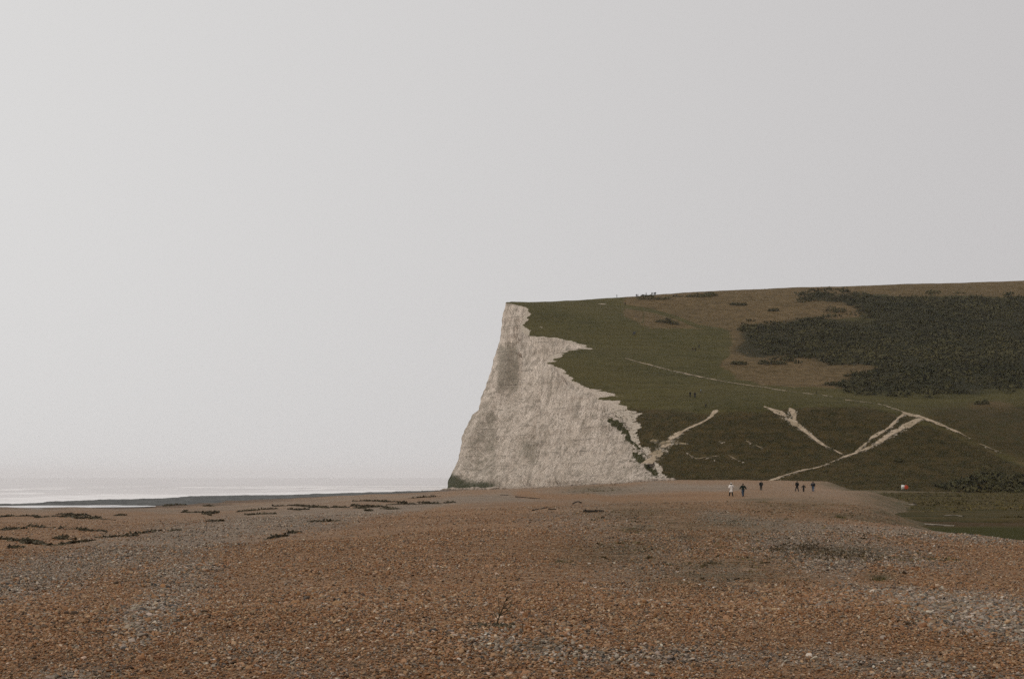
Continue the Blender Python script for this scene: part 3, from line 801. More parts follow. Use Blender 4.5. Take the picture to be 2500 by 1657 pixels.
for i, p in enumerate(PATHS):
    ribbon('footpath', p, H, .16 + .02 * (i % 4), M_PATH2 if i in (3, 9, 10, 11, 12) else M_PATH, 1.1, i)

# ------------------------------------------------------------------ marsh strips of bare shingle
M_PALE = plain('pale_shingle_strip', (.20, .165, .125), .9, .4, 2.0)
for i, p in enumerate([[(2222, 1277, 3), (2260, 1279, 8), (2300, 1282, 10), (2331, 1283, 3)], [(2302, 1258, 2), (2325, 1257, 5), (2352, 1259, 2)], [(2186, 1227, 2), (2210, 1229, 5), (2240, 1233, 4)], [(2359, 1281, 2), (2380, 1281.5, 4), (2402, 1282, 2)]]):
    ribbon('shingle_strip', p, MZ, .06, M_PALE, 3.0, 40 + i, .8, 'marsh')
# __PART2__
# ------------------------------------------------------------------ loose shingle in the foreground
def gn_pebbles():
    N = 390000
    D = np.concatenate([8.0 + 10 * rng.random(int(N * .58)) ** .8, 16 + 26 * rng.random(int(N * .32)) ** .9, 40 + 55 * rng.random(int(N * .10))])
    k = (rng.random(len(D)) * 2 - 1) * .56
    x, y = k * (D + 4 * sstep(30, 12, D)), D
    m = ~inpoly(x, y, marsh_poly)
    x, y = x[m], y[m]
    z = B(x, y)
    n = len(x)
    g = grey_mask(x, y, z) + .25 * fbm(x * 1.3, y * 1.3, 301, 3)
    isg = rng.random(n) < sstep(.0, 1.05, g) * .85 + .07
    col = np.where(isg[:, None], GREYP[rng.choice(7, n, p=GW / GW.sum())], ORANGE[rng.choice(7, n, p=OW / OW.sum())])
    col = col * (1 + .22 * (rng.random((n, 1)) - .5)) * (1 + .08 * (rng.random((n, 3)) - .5))
    mo = moss_mask(x, y, z).clip(0, 1)[:, None] * (.35 + .5 * vnoise(x / 1.5, y / 2.5, 303)[:, None])
    col = col * (1 - mo * .75) + np.array([[.075, .058, .026]]) * mo * .75
    size = .0064 * np.exp(.36 * rng.standard_normal(n)) * (1 + .35 * g.clip(0, 1)) * (1 + .035 * (y - 8).clip(0, 60))
    size = size * (1 + .45 * fbm(x / 2.6, y / 3.4, 305, 3) + .2 * fbm(x / .5, y / .6, 307, 2))
    big = rng.random(n) < .006
    size = np.where(big, size * 1.8, size).clip(.004, .04)
    scl = np.c_[size * (1 + .8 * rng.random(n)), size * (.9 + .4 * rng.random(n)), size * (.5 + .35 * rng.random(n))]
    rot = np.c_[.5 * rng.standard_normal(n), .5 * rng.standard_normal(n), rng.random(n) * 6.283]
    z = z + scl[:, 2] * .5 + .008 * rng.random(n)
    me = mesh_np('pebbles', np.c_[x, y, z], np.zeros((1, 3), np.int32), False)
    me.clear_geometry()
    me.vertices.add(n); me.vertices.foreach_set('co', np.c_[x, y, z].astype(np.float32).ravel())
    for nm, a in (('rot', rot), ('scl', scl), ('pcol', col)):
        me.attributes.new(nm, 'FLOAT_VECTOR', 'POINT').data.foreach_set('vector', a.astype(np.float32).ravel())
    me.attributes.new('pick', 'INT', 'POINT').data.foreach_set('value', rng.integers(0, 4, n).astype(np.int32))
    mt = Mat('pebble', .72, .35)
    c = mt.attr('pcol', 'Color', 'INSTANCER')
    mt.color(mt.mix(mt.rng(mt.noise(1.6, 4, .7), .3, .7, 0, .45), c, mt.mix(1, c, (.45, .42, .40), 'MULTIPLY')))
    gt = bpy.data.node_groups.new('pebble_scatter', 'GeometryNodeTree')
    gt.interface.new_socket('Geometry', in_out='INPUT', socket_type='NodeSocketGeometry')
    gt.interface.new_socket('Geometry', in_out='OUTPUT', socket_type='NodeSocketGeometry')
    nd = gt.nodes; L = gt.links
    gi = nd.new('NodeGroupInput'); go = nd.new('NodeGroupOutput')
    g2i = nd.new('GeometryNodeGeometryToInstance')
    for q in range(4):
        ico = nd.new('GeometryNodeMeshIcoSphere'); ico.inputs['Subdivisions'].default_value = 2
        sp = nd.new('GeometryNodeSetPosition')
        nz = nd.new('ShaderNodeTexNoise'); nz.noise_dimensions = '4D'; nz.inputs['W'].default_value = 3.7 * q; nz.inputs['Scale'].default_value = .9; nz.inputs['Detail'].default_value = 1
        sub = nd.new('ShaderNodeVectorMath'); sub.operation = 'SUBTRACT'; sub.inputs[1].default_value = (.5, .5, .5)
        mul = nd.new('ShaderNodeVectorMath'); mul.operation = 'SCALE'; mul.inputs['Scale'].default_value = 1.5
        L.new(nz.outputs['Color'], sub.inputs[0]); L.new(sub.outputs[0], mul.inputs[0]); L.new(mul.outputs[0], sp.inputs['Offset'])
        L.new(ico.outputs[0], sp.inputs['Geometry'])
        ss = nd.new('GeometryNodeSetShadeSmooth'); L.new(sp.outputs[0], ss.inputs[0])
        sm = nd.new('GeometryNodeSetMaterial'); sm.inputs['Material'].default_value = mt.m
        L.new(ss.outputs[0], sm.inputs[0]); L.new(sm.outputs[0], g2i.inputs[0])
    m2p = nd.new('GeometryNodeMeshToPoints'); L.new(gi.outputs[0], m2p.inputs[0])
    iop = nd.new('GeometryNodeInstanceOnPoints'); iop.inputs['Pick Instance'].default_value = True
    L.new(m2p.outputs[0], iop.inputs['Points']); L.new(g2i.outputs[0], iop.inputs['Instance'])
    for nm, sock, tp in (('rot', 'Rotation', 'FLOAT_VECTOR'), ('scl', 'Scale', 'FLOAT_VECTOR'), ('pick', 'Instance Index', 'INT')):
        na = nd.new('GeometryNodeInputNamedAttribute'); na.data_type = tp; na.inputs['Name'].default_value = nm
        if nm == 'rot':
            e2r = nd.new('FunctionNodeEulerToRotation'); L.new(na.outputs[0], e2r.inputs[0]); L.new(e2r.outputs[0], iop.inputs[sock])
        else:
            L.new(na.outputs[0], iop.inputs[sock])
    L.new(iop.outputs[0], go.inputs[0])
    o = obj('pebbles', me, mt.m, kind='stuff', label='loose brown and grey flint pebbles covering the near beach', cat='shingle')
    md = o.modifiers.new('scatter', 'NODES'); md.node_group = gt
    return o
gn_pebbles()

# ------------------------------------------------------------------ small mesh tools
def tube(path, r0, r1, n=6):
    P = np.array(path, float); k = len(P)
    T = np.gradient(P, axis=0); T /= np.linalg.norm(T, axis=1, keepdims=True) + 1e-9
    ref = np.where(np.abs(T[:, 2:3]) > .9, np.array([[1., 0, 0]]), np.array([[0, 0, 1.]]))
    A = np.cross(T, ref); A /= np.linalg.norm(A, axis=1, keepdims=True) + 1e-9
    Bv = np.cross(T, A)
    r = np.linspace(r0, r1, k)[:, None]
    V = []
    for a in np.linspace(0, 2 * math.pi, n, endpoint=False):
        V.append(P + r * (math.cos(a) * A + math.sin(a) * Bv))
    V = np.stack(V, 1).reshape(-1, 3)
    Fq = []
    for i in range(k - 1):
        for j in range(n):
            Fq.append((i * n + j, i * n + (j + 1) % n, (i + 1) * n + (j + 1) % n, (i + 1) * n + j))
    return V, np.array(Fq)
def join(parts):
    V = []; Fc = []; o = 0
    for v, f in parts:
        V.append(v); Fc.append(np.asarray(f) + o); o += len(v)
    return np.vstack(V), np.vstack(Fc)

def leaves(cx, cy, cz, n, rx, ry, rz, size, seed, flat=.5):
    """n leaf-clump quads spread through a dome"""
    r = np.random.default_rng(seed)
    d = r.standard_normal((n, 3)); d /= np.linalg.norm(d, axis=1, keepdims=True)
    d[:, 2] = np.abs(d[:, 2])
    rad = (.45 + .55 * r.random((n, 1)) ** .6) * (1 + .35 * (fbm(d[:, :1] * 2.3 + seed, d[:, 1:2] * 2.3, 7, 2)))
    c = d * rad * np.array([[rx, ry, rz]]) + np.array([[cx, cy, cz]])
    a = r.standard_normal((n, 3)); a /= np.linalg.norm(a, axis=1, keepdims=True)
    b = np.cross(a, d + .3 * r.standard_normal((n, 3))); b /= np.linalg.norm(b, axis=1, keepdims=True) + 1e-9
    s = size * (.6 + .8 * r.random((n, 1)))
    V = np.stack([c - a * s - b * s * flat, c + a * s - b * s * flat, c + a * s * .8 + b * s * flat, c - a * s * .7 + b * s * flat], 1).reshape(-1, 3)
    return V, np.arange(4 * n).reshape(-1, 4)

def leaf_mat(name, c1, c2, scale=.5):
    m = Mat(name, .85, .15)
    c = m.mix(m.rng(m.noise(scale, 5, .75), .32, .68), c1, c2)
    return m.color(m.mix(m.rng(m.noise(scale * .22, 4, .7), .45, .66, 0, .65), c, tuple(min(1, x * 1.5) for x in c2)))
M_GORSE = leaf_mat('gorse_foliage', (.030, .031, .012), (.064, .054, .021), .10)
M_GORSE2 = leaf_mat('bramble_foliage', (.030, .033, .011), (.085, .072, .026), 1.2)
M_TUFT = leaf_mat('beach_tuft', (.04, .045, .014), (.12, .10, .035), 5)
M_STEM = plain('dry_stem', (.045, .032, .016), .9, .4, 20)
M_WOOD = plain('dark_driftwood', (.030, .022, .014), .9, .45, 8)

# ------------------------------------------------------------------ scrub on the hillside
def scrub_mass(name, poly, n, hts, leafn, lsize, label, seed, box, mat, warp=1.0):
    r = np.random.default_rng(seed)
    x = box[0] + (box[1] - box[0]) * r.random(n); y = box[2] + (box[3] - box[2]) * r.random(n)
    z = H(x, y); u, v = uv_of(x, y, z)
    wu, wv = warp * 22 * fbm(u / 50, v / 16, 101, 4), warp * 7 * fbm(u / 50, v / 16, 107, 4)
    keep = inpoly(u + wu, v + wv, poly) & (vnoise(x / 16, y / 26, 333) + .35 * vnoise(x / 4, y / 5, 335) + .25 * (soft_in(u + wu, v + wv, poly, 26, 9) - 1) > .30)
    keep |= (soft_in(u + wu * .5, v + wv * .5, poly, 46, 15) > .12) & (vnoise(x / 7, y / 9, 337) > .66) & (r.random(n) < .5)
    x, y, z = x[keep], y[keep], z[keep]
    parts = []
    for i in range(len(x)):
        R = hts[0] + (hts[1] - hts[0]) * r.random() ** 2
        parts.append(leaves(x[i], y[i], z[i] - .1, leafn, R * (1.1 + .7 * r.random()), R * 1.1, R * .85, lsize * (.7 + .5 * R), seed * 7919 + i))
    V, Fq = join(parts)
    return obj(name, mesh_np(name, V, Fq, False), mat, kind='stuff', label=label, cat='scrub')
scrub_mass('gorse_scrub', SCRUB, 21000, (.5, 2.0), 20, .27, 'dark gorse scrub covering the right side of the hilltop', 3, (95, 420, 325, 585), M_GORSE)
FOOT_SCRUB = [(2290, 1188), (2370, 1168), (2450, 1160), (2560, 1165), (2900, 1160), (2900, 1206), (2480, 1204), (2420, 1200), (2330, 1202)]
scrub_mass('hedge_scrub', FOOT_SCRUB, 2600, (.6, 1.7), 20, .3, 'dark scrub along the foot of the slope beside the marsh', 5, (90, 170, 244, 285), M_GORSE, .5)
# rough tussocks all over the steep bank
TUSS = [(1440, 985), (1500, 998), (1640, 1008), (1745, 1012), (1870, 1004), (2050, 994), (2140, 996), (2250, 1034), (2340, 1070), (2500, 1146), (2900, 1170), (2900, 1204), (2200, 1201), (1900, 1180), (1640, 1172), (1560, 1080)]
scrub_mass('bank_tussocks', TUSS, 9000, (.18, .55), 7, .16, 'rough dark grass tussocks on the steep lower bank', 8, (22, 170, 262, 345), M_GORSE2, .3)

DRYS = [(1531, 740), (1530, 770), (1613, 803), (1775, 801), (1785, 866), (1752, 896), (1845, 934), (2060, 948), (2150, 900), (2000, 860), (2000, 780), (2140, 775), (2080, 722), (2900, 722), (2900, 690), (2400, 694), (1900, 712), (1700, 722)]
scrub_mass('tussock_grass', DRYS, 17000, (.16, .42), 6, .15, 'tan tussock grass on the upper slope round the scrub', 9, (50, 330, 330, 600), leaf_mat('tan_tussock', (.085, .058, .026), (.20, .14, .072), .3), .6)
GREENS = [(1300, 760), (1420, 835), (1460, 970), (1750, 1000), (2060, 985), (2300, 1010), (2900, 1000), (2900, 960), (2100, 958), (1850, 935), (1760, 890), (1780, 810), (1600, 805), (1520, 760), (1500, 735)]
scrub_mass('turf_tufts', GREENS, 15000, (.10, .26), 5, .11, 'coarse green turf on the slope behind the cliff edge', 10, (2, 200, 318, 540), leaf_mat('green_tufts', (.040, .040, .010), (.105, .090, .030), .3), .5)

def bush(u, v, wpx, hpx, label, group=None, mat=None, ground=None, seed=0, name='gorse_bush', cat='bush'):
    p = (ground or LH)(u, v)
    R = wpx * p[1] / F * .5; Hh = hpx * p[1] / F
    e = empty(name, tuple(p), 0, label=label, cat=cat, group=group)
    n = int(max(60, min(420, 60 + 40 * R * R)))
    parts = []
    lobes = max(1, int(round(R / max(Hh, .3))))
    for q in range(lobes):
        ox = (q - (lobes - 1) / 2) * 2 * R / (lobes + .6) if lobes > 1 else 0
        parts.append(leaves(ox, .4 * math.sin(q * 2.1 + seed), -.08, n // lobes + 24, R / lobes * 1.35 + .05, R / lobes * 1.1 + .1, Hh * (.72 + .28 * math.sin(q * 1.7 + seed) ** 2), .16 * min(R / lobes, 1.3) + .035, 900 + seed * 31 + q))
    obj('foliage', mesh_np('foliage', *join(parts), False), mat or M_GORSE, e)
    st = [tube([(0, 0, -.1), (.15 * R * math.cos(a), .15 * R * math.sin(a), .3 * Hh), (.45 * R * math.cos(a), .4 * R * math.sin(a), .7 * Hh)], .05 * Hh, .015 * Hh, 5) for a in (0.3, 2.2, 4.4)]
    obj('stem', mesh_np('stem', *join(st)), M_STEM, e)
    return e
BUSHES = [(1622, 787, 46, 11, 'dark gorse bush alone in tan grass below the hilltop track'), (1646, 791, 24, 8, 'smaller gorse bush touching the right of the lone dark bush in tan grass'),
          (1803, 745, 44, 8, 'low dark bush in tan grass under the skyline, well left of the scrub'), (1887, 759, 28, 8, 'small round bush in tan grass just above the big scrub mass'),
          (1805, 889, 40, 10, 'dark bush on the tan strip below the scrub, left of a longer one'), (1885, 889, 78, 12, 'long dark bush on the tan strip just below the scrub'),
          (2397, 986, 38, 11, 'lone dark bush on green slope below the scrub at far right'), (1595, 731, 96, 9, 'long green bush strip just below the people on the skyline'),
          (1580, 724, 36, 6, 'low dark bush mound on the skyline with people standing round it'), (1705, 725, 70, 10, 'wide green bush on the skyline right of the people'), (1735, 722, 30, 12, 'rounded bush joining the right end of the wide skyline bush'),
          (2040, 762, 60, 18, 'round bush island in the tan clearing beside the scrub'), (2195, 1124, 18, 8, 'small dark bush halfway up the brown bank above the lifebuoy stand'), (1655, 724, 30, 3, 'very low scrub patch on the skyline under the seated figures')]
for i, (u, v, wp, hp, lab) in enumerate(BUSHES):
    bush(u, v, wp, hp, lab, 'single bushes on the hill', seed=i, mat=M_GORSE2 if i in (7, 9, 10) else None)

def marsh_grass():
    r = np.random.default_rng(17)
    x = 45 + 120 * r.random(9000); y = 58 + 200 * r.random(9000) ** 1.3
    k = inpoly(x, y, marsh_poly) & (x / y < .56) & (vnoise(x / 14, y / 5, 411) > .42)
    x, y = x[k], y[k]; z = MZ(x, y)
    parts = [leaves(x[i], y[i], z[i] - .05, 6, .5, .45, .12 + .2 * r.random(), .13, 8000 + i) for i in range(len(x))]
    V, Fq = join(parts)
    obj('marsh_grass', mesh_np('marsh_grass', V, Fq, False), leaf_mat('marsh_grass', (.030, .030, .008), (.105, .080, .028), .12), kind='stuff', label='low olive and brown grass tufts over the flat marsh', cat='grass')
marsh_grass()

# ------------------------------------------------------------------ plants on the shingle
def tuft(u, v, wpx, hpx, label, seed, mat=None):
    p = LB(u, v); r = np.random.default_rng(seed)
    R = wpx * p[1] / F * .5; Hh = hpx * p[1] / F
    e = empty('beach_plant', tuple(p), 0, label=label, cat='plant', group='low plants growing in the shingle')
    V = []
    n = int(40 + 60 * min(R, 3))
    for _ in range(n):
        a = r.random() * 6.283; q = R * math.sqrt(r.random()); x, y = q * math.cos(a), .5 * q * math.sin(a)
        h = Hh * (.35 + .65 * r.random()) * (1 - .5 * (q / R) ** 2); wd = max(.006, .05 * Hh) * (1 + r.random())
        b = r.random() * 6.283; lx, ly = .5 * h * r.standard_normal(), .5 * h * r.standard_normal()
        dx, dy = wd * math.cos(b), wd * math.sin(b)
        V += [(x - dx, y - dy, -.02), (x + dx, y + dy, -.02), (x + lx + dx * .3, y + ly + dy * .3, h), (x + lx - dx * .3, y + ly - dy * .3, h)]
    obj('blade', mesh_np('blade', np.array(V), np.arange(len(V)).reshape(-1, 4), False), mat or M_TUFT, e, kind='stuff')
    return e
TUFTS = [(1376, 1372, 44, 7, 'flat green plant patch on orange shingle left of centre'), (1740, 1376, 56, 9, 'dark plant clump with an upright tip, mid beach right of centre'), (2146, 1416, 36, 14, 'dark green tuft on grey shingle at right, nearest of the dead stalks'),
         (2052, 1264, 34, 11, 'dark green tuft on the shingle bank below the lifebuoy stand'), (1860, 1226, 40, 6, 'dark plant clump on the beach just below the woman standing in dark clothes'), (2300, 1480, 90, 6, 'long low green plant strip on grey shingle near the right edge'),
         (2240, 1352, 22, 9, 'thin dark tuft between the dead stalks and the marsh edge'), (1835, 1395, 60, 5, 'low dark plant strip right of the clump with the upright tip'), (1548, 1291, 16, 6, 'small dark plant on the shingle below the long driftwood log'), (1670, 1425, 50, 6, 'thin green plant line beside pale stones, right of centre'),
         (2110, 1470, 24, 6, 'small dark plant below the large tuft on grey shingle'), (1920, 1268, 14, 5, 'tiny dark plant left of the tuft on the shingle bank'), (2200, 1258, 26, 10, 'dark shrub on the shingle lip where the marsh channel begins')]
for i, t in enumerate(TUFTS):
    tuft(*t, 500 + i, leaf_mat('dark_tuft', (.02, .018, .008), (.06, .05, .018), 6) if i == 1 else None)

def twig_plant():
    p = LB(1213, 1529)
    s = p[1] / F
    e = empty('dry_plant', tuple(p), 0, label='leafless dark twig plant standing alone in the foreground shingle', cat='plant')
    def px(*pts): return [((u - 1213) * s, dd, (1529 - v) * s) for u, v, dd in pts]
    obj('stem', mesh_np('stem', *tube(px((1211, 1533, 0), (1214, 1519, 0), (1219, 1504, .01), (1226, 1488, .02)), .010, .0075)), M_STEM, e)
    for pts in ([(1226, 1488, .02), (1231, 1474, .03), (1236, 1462, .03), (1240, 1455, .02)], [(1221, 1500, .01), (1234, 1492, .05), (1246, 1481, .07), (1250, 1474, .07)], [(1218, 1506, .01), (1219, 1490, -.04), (1218, 1474, -.06), (1217, 1456, -.07)],
                [(1228, 1484, .02), (1240, 1474, .0), (1252, 1462, -.02)], [(1220, 1502, 0), (1238, 1496, -.04), (1254, 1491, -.05)], [(1234, 1466, .03), (1244, 1457, .05), (1254, 1452, .06)], [(1216, 1512, 0), (1208, 1500, .03), (1205, 1488, .04)]):
        obj('twig', mesh_np('twig', *tube(px(*pts), .0062, .003, 5)), M_STEM, e)
    V = []
    r = np.random.default_rng(77)
    for _ in range(60):                                    # the dead leaf litter round the root
        x, y = .11 * r.standard_normal(), .06 * r.standard_normal(); q = .015 + .03 * r.random(); a = r.random() * 6.28
        V += [(x - q * math.cos(a), y - q * math.sin(a), .005), (x + q * math.cos(a), y + q * math.sin(a), .008), (x + q * .6, y + q, .03 * r.random() + .02), (x - q * .5, y + q * .8, .02)]
    obj('leaf_litter', mesh_np('leaf_litter', np.array(V), np.arange(len(V)).reshape(-1, 4), False), M_WEED, e, kind='stuff')
twig_plant()
def stalk(u, v, hpx, lean, label):
    p = LB(u, v); s = p[1] / F
    e = empty('dead_stalk', tuple(p), 0, label=label, cat='plant', group='single dead stalks in the foreground')
    obj('stem', mesh_np('stem', *tube([(0, 0, -.02), (lean * .3 * s, 0, hpx * .5 * s), (lean * s, .02, hpx * s)], .005, .002, 5)), M_STEM, e)
    obj('side_shoot', mesh_np('side_shoot', *tube([(lean * .3 * s, 0, hpx * .5 * s), ((lean + 5) * s, .01, hpx * .75 * s)], .003, .001, 5)), M_STEM, e)
stalk(1274, 1550, 34, 3, 'short bare stalk just right of the twig plant')
stalk(2230, 1525, 26, -3, 'bare stalk standing in orange shingle near the bottom right')

def dead_stalks():
    r = np.random.default_rng(91)
    parts = []
    for _ in range(190):
        u = 2030 + 75 * r.standard_normal(); v = 1352 + 11 * r.standard_normal() + (u - 2030) * .10
        if r.random() < .25: u = 1930 + 40 * r.standard_normal(); v = 1340 + 8 * r.standard_normal()
        p = LB(float(u), float(v)) if v > 1300 else None
        if p is None: continue
        h = .06 + .15 * r.random() ** 2; lx, ly = .1 * r.standard_normal(2)
        parts.append(tube([p + (0, 0, -.03), p + (lx * .4, ly * .4, h * .5), p + (lx, ly, h)], .008, .005, 4))
        v_, f_ = leaves(*(p + (lx, ly, h - .03)), 3, .03, .03, .04, .022, int(r.integers(1e6)))
        parts.append((v_, f_))
    V, Fq = join(parts)
    obj('dead_stalks', mesh_np('dead_stalks', V, Fq, False), plain('dead_seed_heads', (.085, .062, .036), .9, .5, 9), kind='stuff', label='patch of dark dead seed stalks on grey shingle at right', cat='plants')
dead_stalks()
def shingle_herbs():
    r = np.random.default_rng(93); V = []
    for _ in range(3800):
        c = [(1600, 1255, 170, 22), (1760, 1275, 190, 32), (1950, 1235, 140, 20), (1520, 1330, 130, 34), (1800, 1370, 240, 60), (2120, 1345, 190, 50), (2330, 1390, 120, 25), (1470, 1193, 60, 6)][int(r.integers(0, 8))]
        u, v = c[0] + c[2] * r.standard_normal() * .7, c[1] + c[3] * r.standard_normal() * .7
        if v < 1184 or v > 1560: continue
        D = min(260.0, 2.15 * F / (v - VH)); V.append(((u - UC) / F * D, D))
    P = np.array(V); P = P[~inpoly(P[:, 0], P[:, 1], marsh_poly)]
    keep = vnoise(P[:, 0] / 2.5, P[:, 1] / 4, 401) > .5; P = P[keep]
    z = B(P[:, 0], P[:, 1]); parts = []
    for i, (x, y) in enumerate(P):
        q = (.022 + .06 * r.random() ** 3) * (1 + y / 110)
        parts.append(leaves(x, y, z[i] - .01, 6, q * 1.8, q * 1.4, q * .5, q * .5, 7000 + i))
    Vv, Fq = join(parts)
    obj('shingle_herbs', mesh_np('shingle_herbs', Vv, Fq, False), leaf_mat('dry_herbs', (.055, .042, .020), (.13, .095, .045), .7), kind='stuff', label='sparse low brown herbs scattered over the shingle bank', cat='plants')
shingle_herbs()

# ------------------------------------------------------------------ seaweed along the strandline
WEED = [(0, 1262, 30, 1259, 7), (46, 1258, 122, 1262, 2.2), (152, 1254, 196, 1262, 9), (213, 1262, 256, 1267, 4), (86, 1282, 134, 1287, 5), (14, 1294, 56, 1290, 8), (167, 1287, 226, 1298, 3.5), (0, 1315, 40, 1318, 4), (38, 1320, 120, 1330, 9), (142, 1311, 177, 1315, 4),
        (160, 1329, 222, 1319, 4), (241, 1312, 328, 1308, 6), (328, 1305, 402, 1295, 5), (284, 1258, 302, 1258, 3), (410, 1235, 432, 1232, 6), (496, 1235, 521, 1235, 3), (467, 1247, 510, 1256, 6), (509, 1272, 544, 1272, 4), (22, 1338, 54, 1336, 6),
        (594, 1248, 628, 1245, 7), (608, 1255, 660, 1254, 8), (640, 1243, 674, 1242, 3), (689, 1234, 743, 1237, 3.5), (745, 1235, 794, 1239, 5.5), (808, 1238, 842, 1239, 4), (716, 1243, 746, 1244, 3), (860, 1240, 878, 1242, 4), (886, 1230, 932, 1239, 6.5), (932, 1242, 970, 1243, 4), (926, 1221, 1028, 1226, 3.5),
        (953, 1231, 1028, 1230, 5), (1005, 1216, 1066, 1212, 4), (1040, 1226, 1076, 1229, 2.5), (1089, 1228, 1112, 1226, 2.5), (888, 1246, 908, 1247, 3.5), (756, 1273, 816, 1272, 3.5), (658, 1315, 695, 1308, 4.5), (705, 1302, 731, 1299, 5)]
ORD = ['first', 'second', 'third', 'fourth', 'fifth', 'sixth', 'seventh', 'eighth', 'ninth', 'tenth', 'eleventh', 'twelfth', 'thirteenth', 'fourteenth', 'fifteenth', 'sixteenth', 'seventeenth', 'eighteenth', 'nineteenth', 'twentieth']
def weed_clump(u0, v0, u1, v1, tpx, label, seed):
    a, b = LB(u0, v0), LB(u1, v1)
    c = (a + b) / 2; d = b - a; L = np.linalg.norm(d[:2]); ang = math.atan2(d[1], d[0])
    r = np.random.default_rng(seed)
    hgt = min(.13, .28 * tpx * c[1] / F); dep = tpx * c[1] / F * 4.6
    n = int(110 + 34 * L)
    t = np.clip(r.standard_normal(n) * .52, -1.25, 1.25); env = np.sqrt(np.clip(1 - (np.abs(t) / 1.25) ** 1.6, .04, 1)) * (.55 + .6 * vnoise(t * 3 + seed, t * 0, 5))
    x = t * L / 2; yv = (r.random(n) * 2 - 1) * dep * .5 * env + .12 * L * fbm(t * 1.2, t * 0 + seed, 9, 2)
    X = c[0] + x * math.cos(ang) - yv * math.sin(ang); Y = c[1] + x * math.sin(ang) + yv * math.cos(ang)
    Z = B(X, Y) + hgt * env * r.random(n) * .8
    s = (.05 + .17 * r.random((n, 1)) ** 2) * (.6 + c[1] / 160)
    q = r.standard_normal((n, 3)) * np.array([[1, 1, .35]]); q /= np.linalg.norm(q, axis=1, keepdims=True)
    k = np.cross(q, r.standard_normal((n, 3))); k /= np.linalg.norm(k, axis=1, keepdims=True); k *= .45
    P = np.c_[X, Y, Z] - c
    V = np.stack([P - q * s - k * s, P + q * s - k * s * .6, P + q * s + k * s, P - q * s * .8 + k * s * .7], 1).reshape(-1, 3)
    ts = np.linspace(-1.2, 1.2, 60); ax_ = ts * L / 2; ay_ = .12 * L * fbm(ts * 1.2, ts * 0 + seed, 9, 2)
    hw_ = dep * .10 * (1 - (np.abs(ts) / 1.25) ** 2) * (.4 + 1.2 * vnoise(ts * 7, ts * 0 + seed, 15)) + .02
    st_ = []
    for sg in (-1, 0, 1):
        xx = c[0] + ax_ * math.cos(ang) - (ay_ + sg * hw_) * math.sin(ang); yy = c[1] + ax_ * math.sin(ang) + (ay_ + sg * hw_) * math.cos(ang)
        st_.append(np.c_[xx, yy, B(xx, yy) + (.05 if sg == 0 else .0)] - c)
    st_ = np.array(st_).reshape(-1, 3)
    V, Fw = join([(V, np.arange(4 * n).reshape(-1, 4)), (st_, grid_faces(3, 60))])
    o = obj('seaweed_clump', mesh_np('seaweed_clump', V, Fw, False), M_WEED, label=label, cat='seaweed', group='dark seaweed stranded on the beach')
    o.location = tuple(c)
regs = {}
for i, wd in enumerate(WEED):
    cu = (wd[0] + wd[2]) / 2
    row = 'near' if (wd[1] + wd[3]) / 2 > 1275 else 'far'
    k = (0 if cu < 240 else 1 if cu < 560 else 2 if cu < 850 else 3, row)
    regs.setdefault(k, []).append((cu, i))
WHERE = {(0, 'far'): 'below the tidal pool', (0, 'near'): 'on the nearer lines far left', (1, 'far'): 'just right of the tidal pool', (1, 'near'): 'on the nearer lines right of pool', (2, 'far'): 'below the dark foreshore', (2, 'near'): 'on open shingle below the heaps', (3, 'far'): 'towards the cliff foot', (3, 'near'): 'before the cliff'}
for k, l in regs.items():
    for j, (cu, i) in enumerate(sorted(l)):
        wd = WEED[i]
        sz = 'thick heap' if wd[4] >= 6 else 'long thin line' if wd[2] - wd[0] > 55 else 'short strip'
        weed_clump(*wd, f'{sz} of black seaweed, {ORD[j]} from left {WHERE[k]}', 600 + i)

# ------------------------------------------------------------------ driftwood
def log(u0, v0, u1, v1, rpx, label, name='driftwood', bend=0.0, seed=0, branch=None):
    a, b = LB(u0, v0), LB(u1, v1); c = (a + b) / 2
    r = np.random.default_rng(seed); rad = rpx * c[1] / F
    t = np.linspace(0, 1, 12)[:, None]
    P = a * (1 - t) + b * t - c
    P[:, 2] += rad * .6 + bend * np.sin(t[:, 0] * math.pi)
    P[:, 1] += .25 * rad * r.standard_normal(12)
    V, Fq = tube(P, rad * 1.05, rad * .75, 9)
    V = V + .16 * rad * np.c_[fbm(V[:, 0] * 3, V[:, 2] * 3, seed, 3), fbm(V[:, 1] * 3, V[:, 0] * 3, seed + 5, 3), fbm(V[:, 0] * 4, V[:, 1] * 4, seed + 9, 3)]
    e = empty(name, tuple(c), 0, label=label, cat='driftwood', group='driftwood on the shingle')
    caps = np.array([list(range(9)), list(range(len(V) - 9, len(V)))])
    me = bpy.data.meshes.new('trunk'); me.from_pydata(V.tolist(), [], [tuple(f) for f in Fq] + [tuple(range(8, -1, -1)), tuple(range(len(V) - 9, len(V)))]); me.shade_smooth()
    obj('trunk', me, M_WOOD, e)
    for (t0, dx, dy, dz) in branch or []:
        p0 = P[int(t0 * 11)]
        obj('branch_stub', mesh_np('branch_stub', *tube([p0, p0 + np.array([dx, dy, dz]) * .6, p0 + np.array([dx, dy, dz])], rad * .5, rad * .2, 6)), M_WOOD, e)
log(1425, 1250, 1473, 1249, 3.6, 'thick dark driftwood log lying level on the shingle', seed=1, branch=[(.15, .0, -.2, .15), (.6, .1, -.15, .12)])
log(1300, 1246, 1337, 1239, 1.5, 'long thin driftwood branch slanting up to the right', seed=2, branch=[(.7, .3, .1, .08)])
log(1339, 1244, 1358, 1243, 1.8, 'short dark driftwood piece touching the slanting branch', seed=3)
log(1399, 1230, 1420, 1227, 1.6, 'small arched driftwood root above the thick log', bend=.14, seed=4, branch=[(.8, .1, -.1, -.2)])
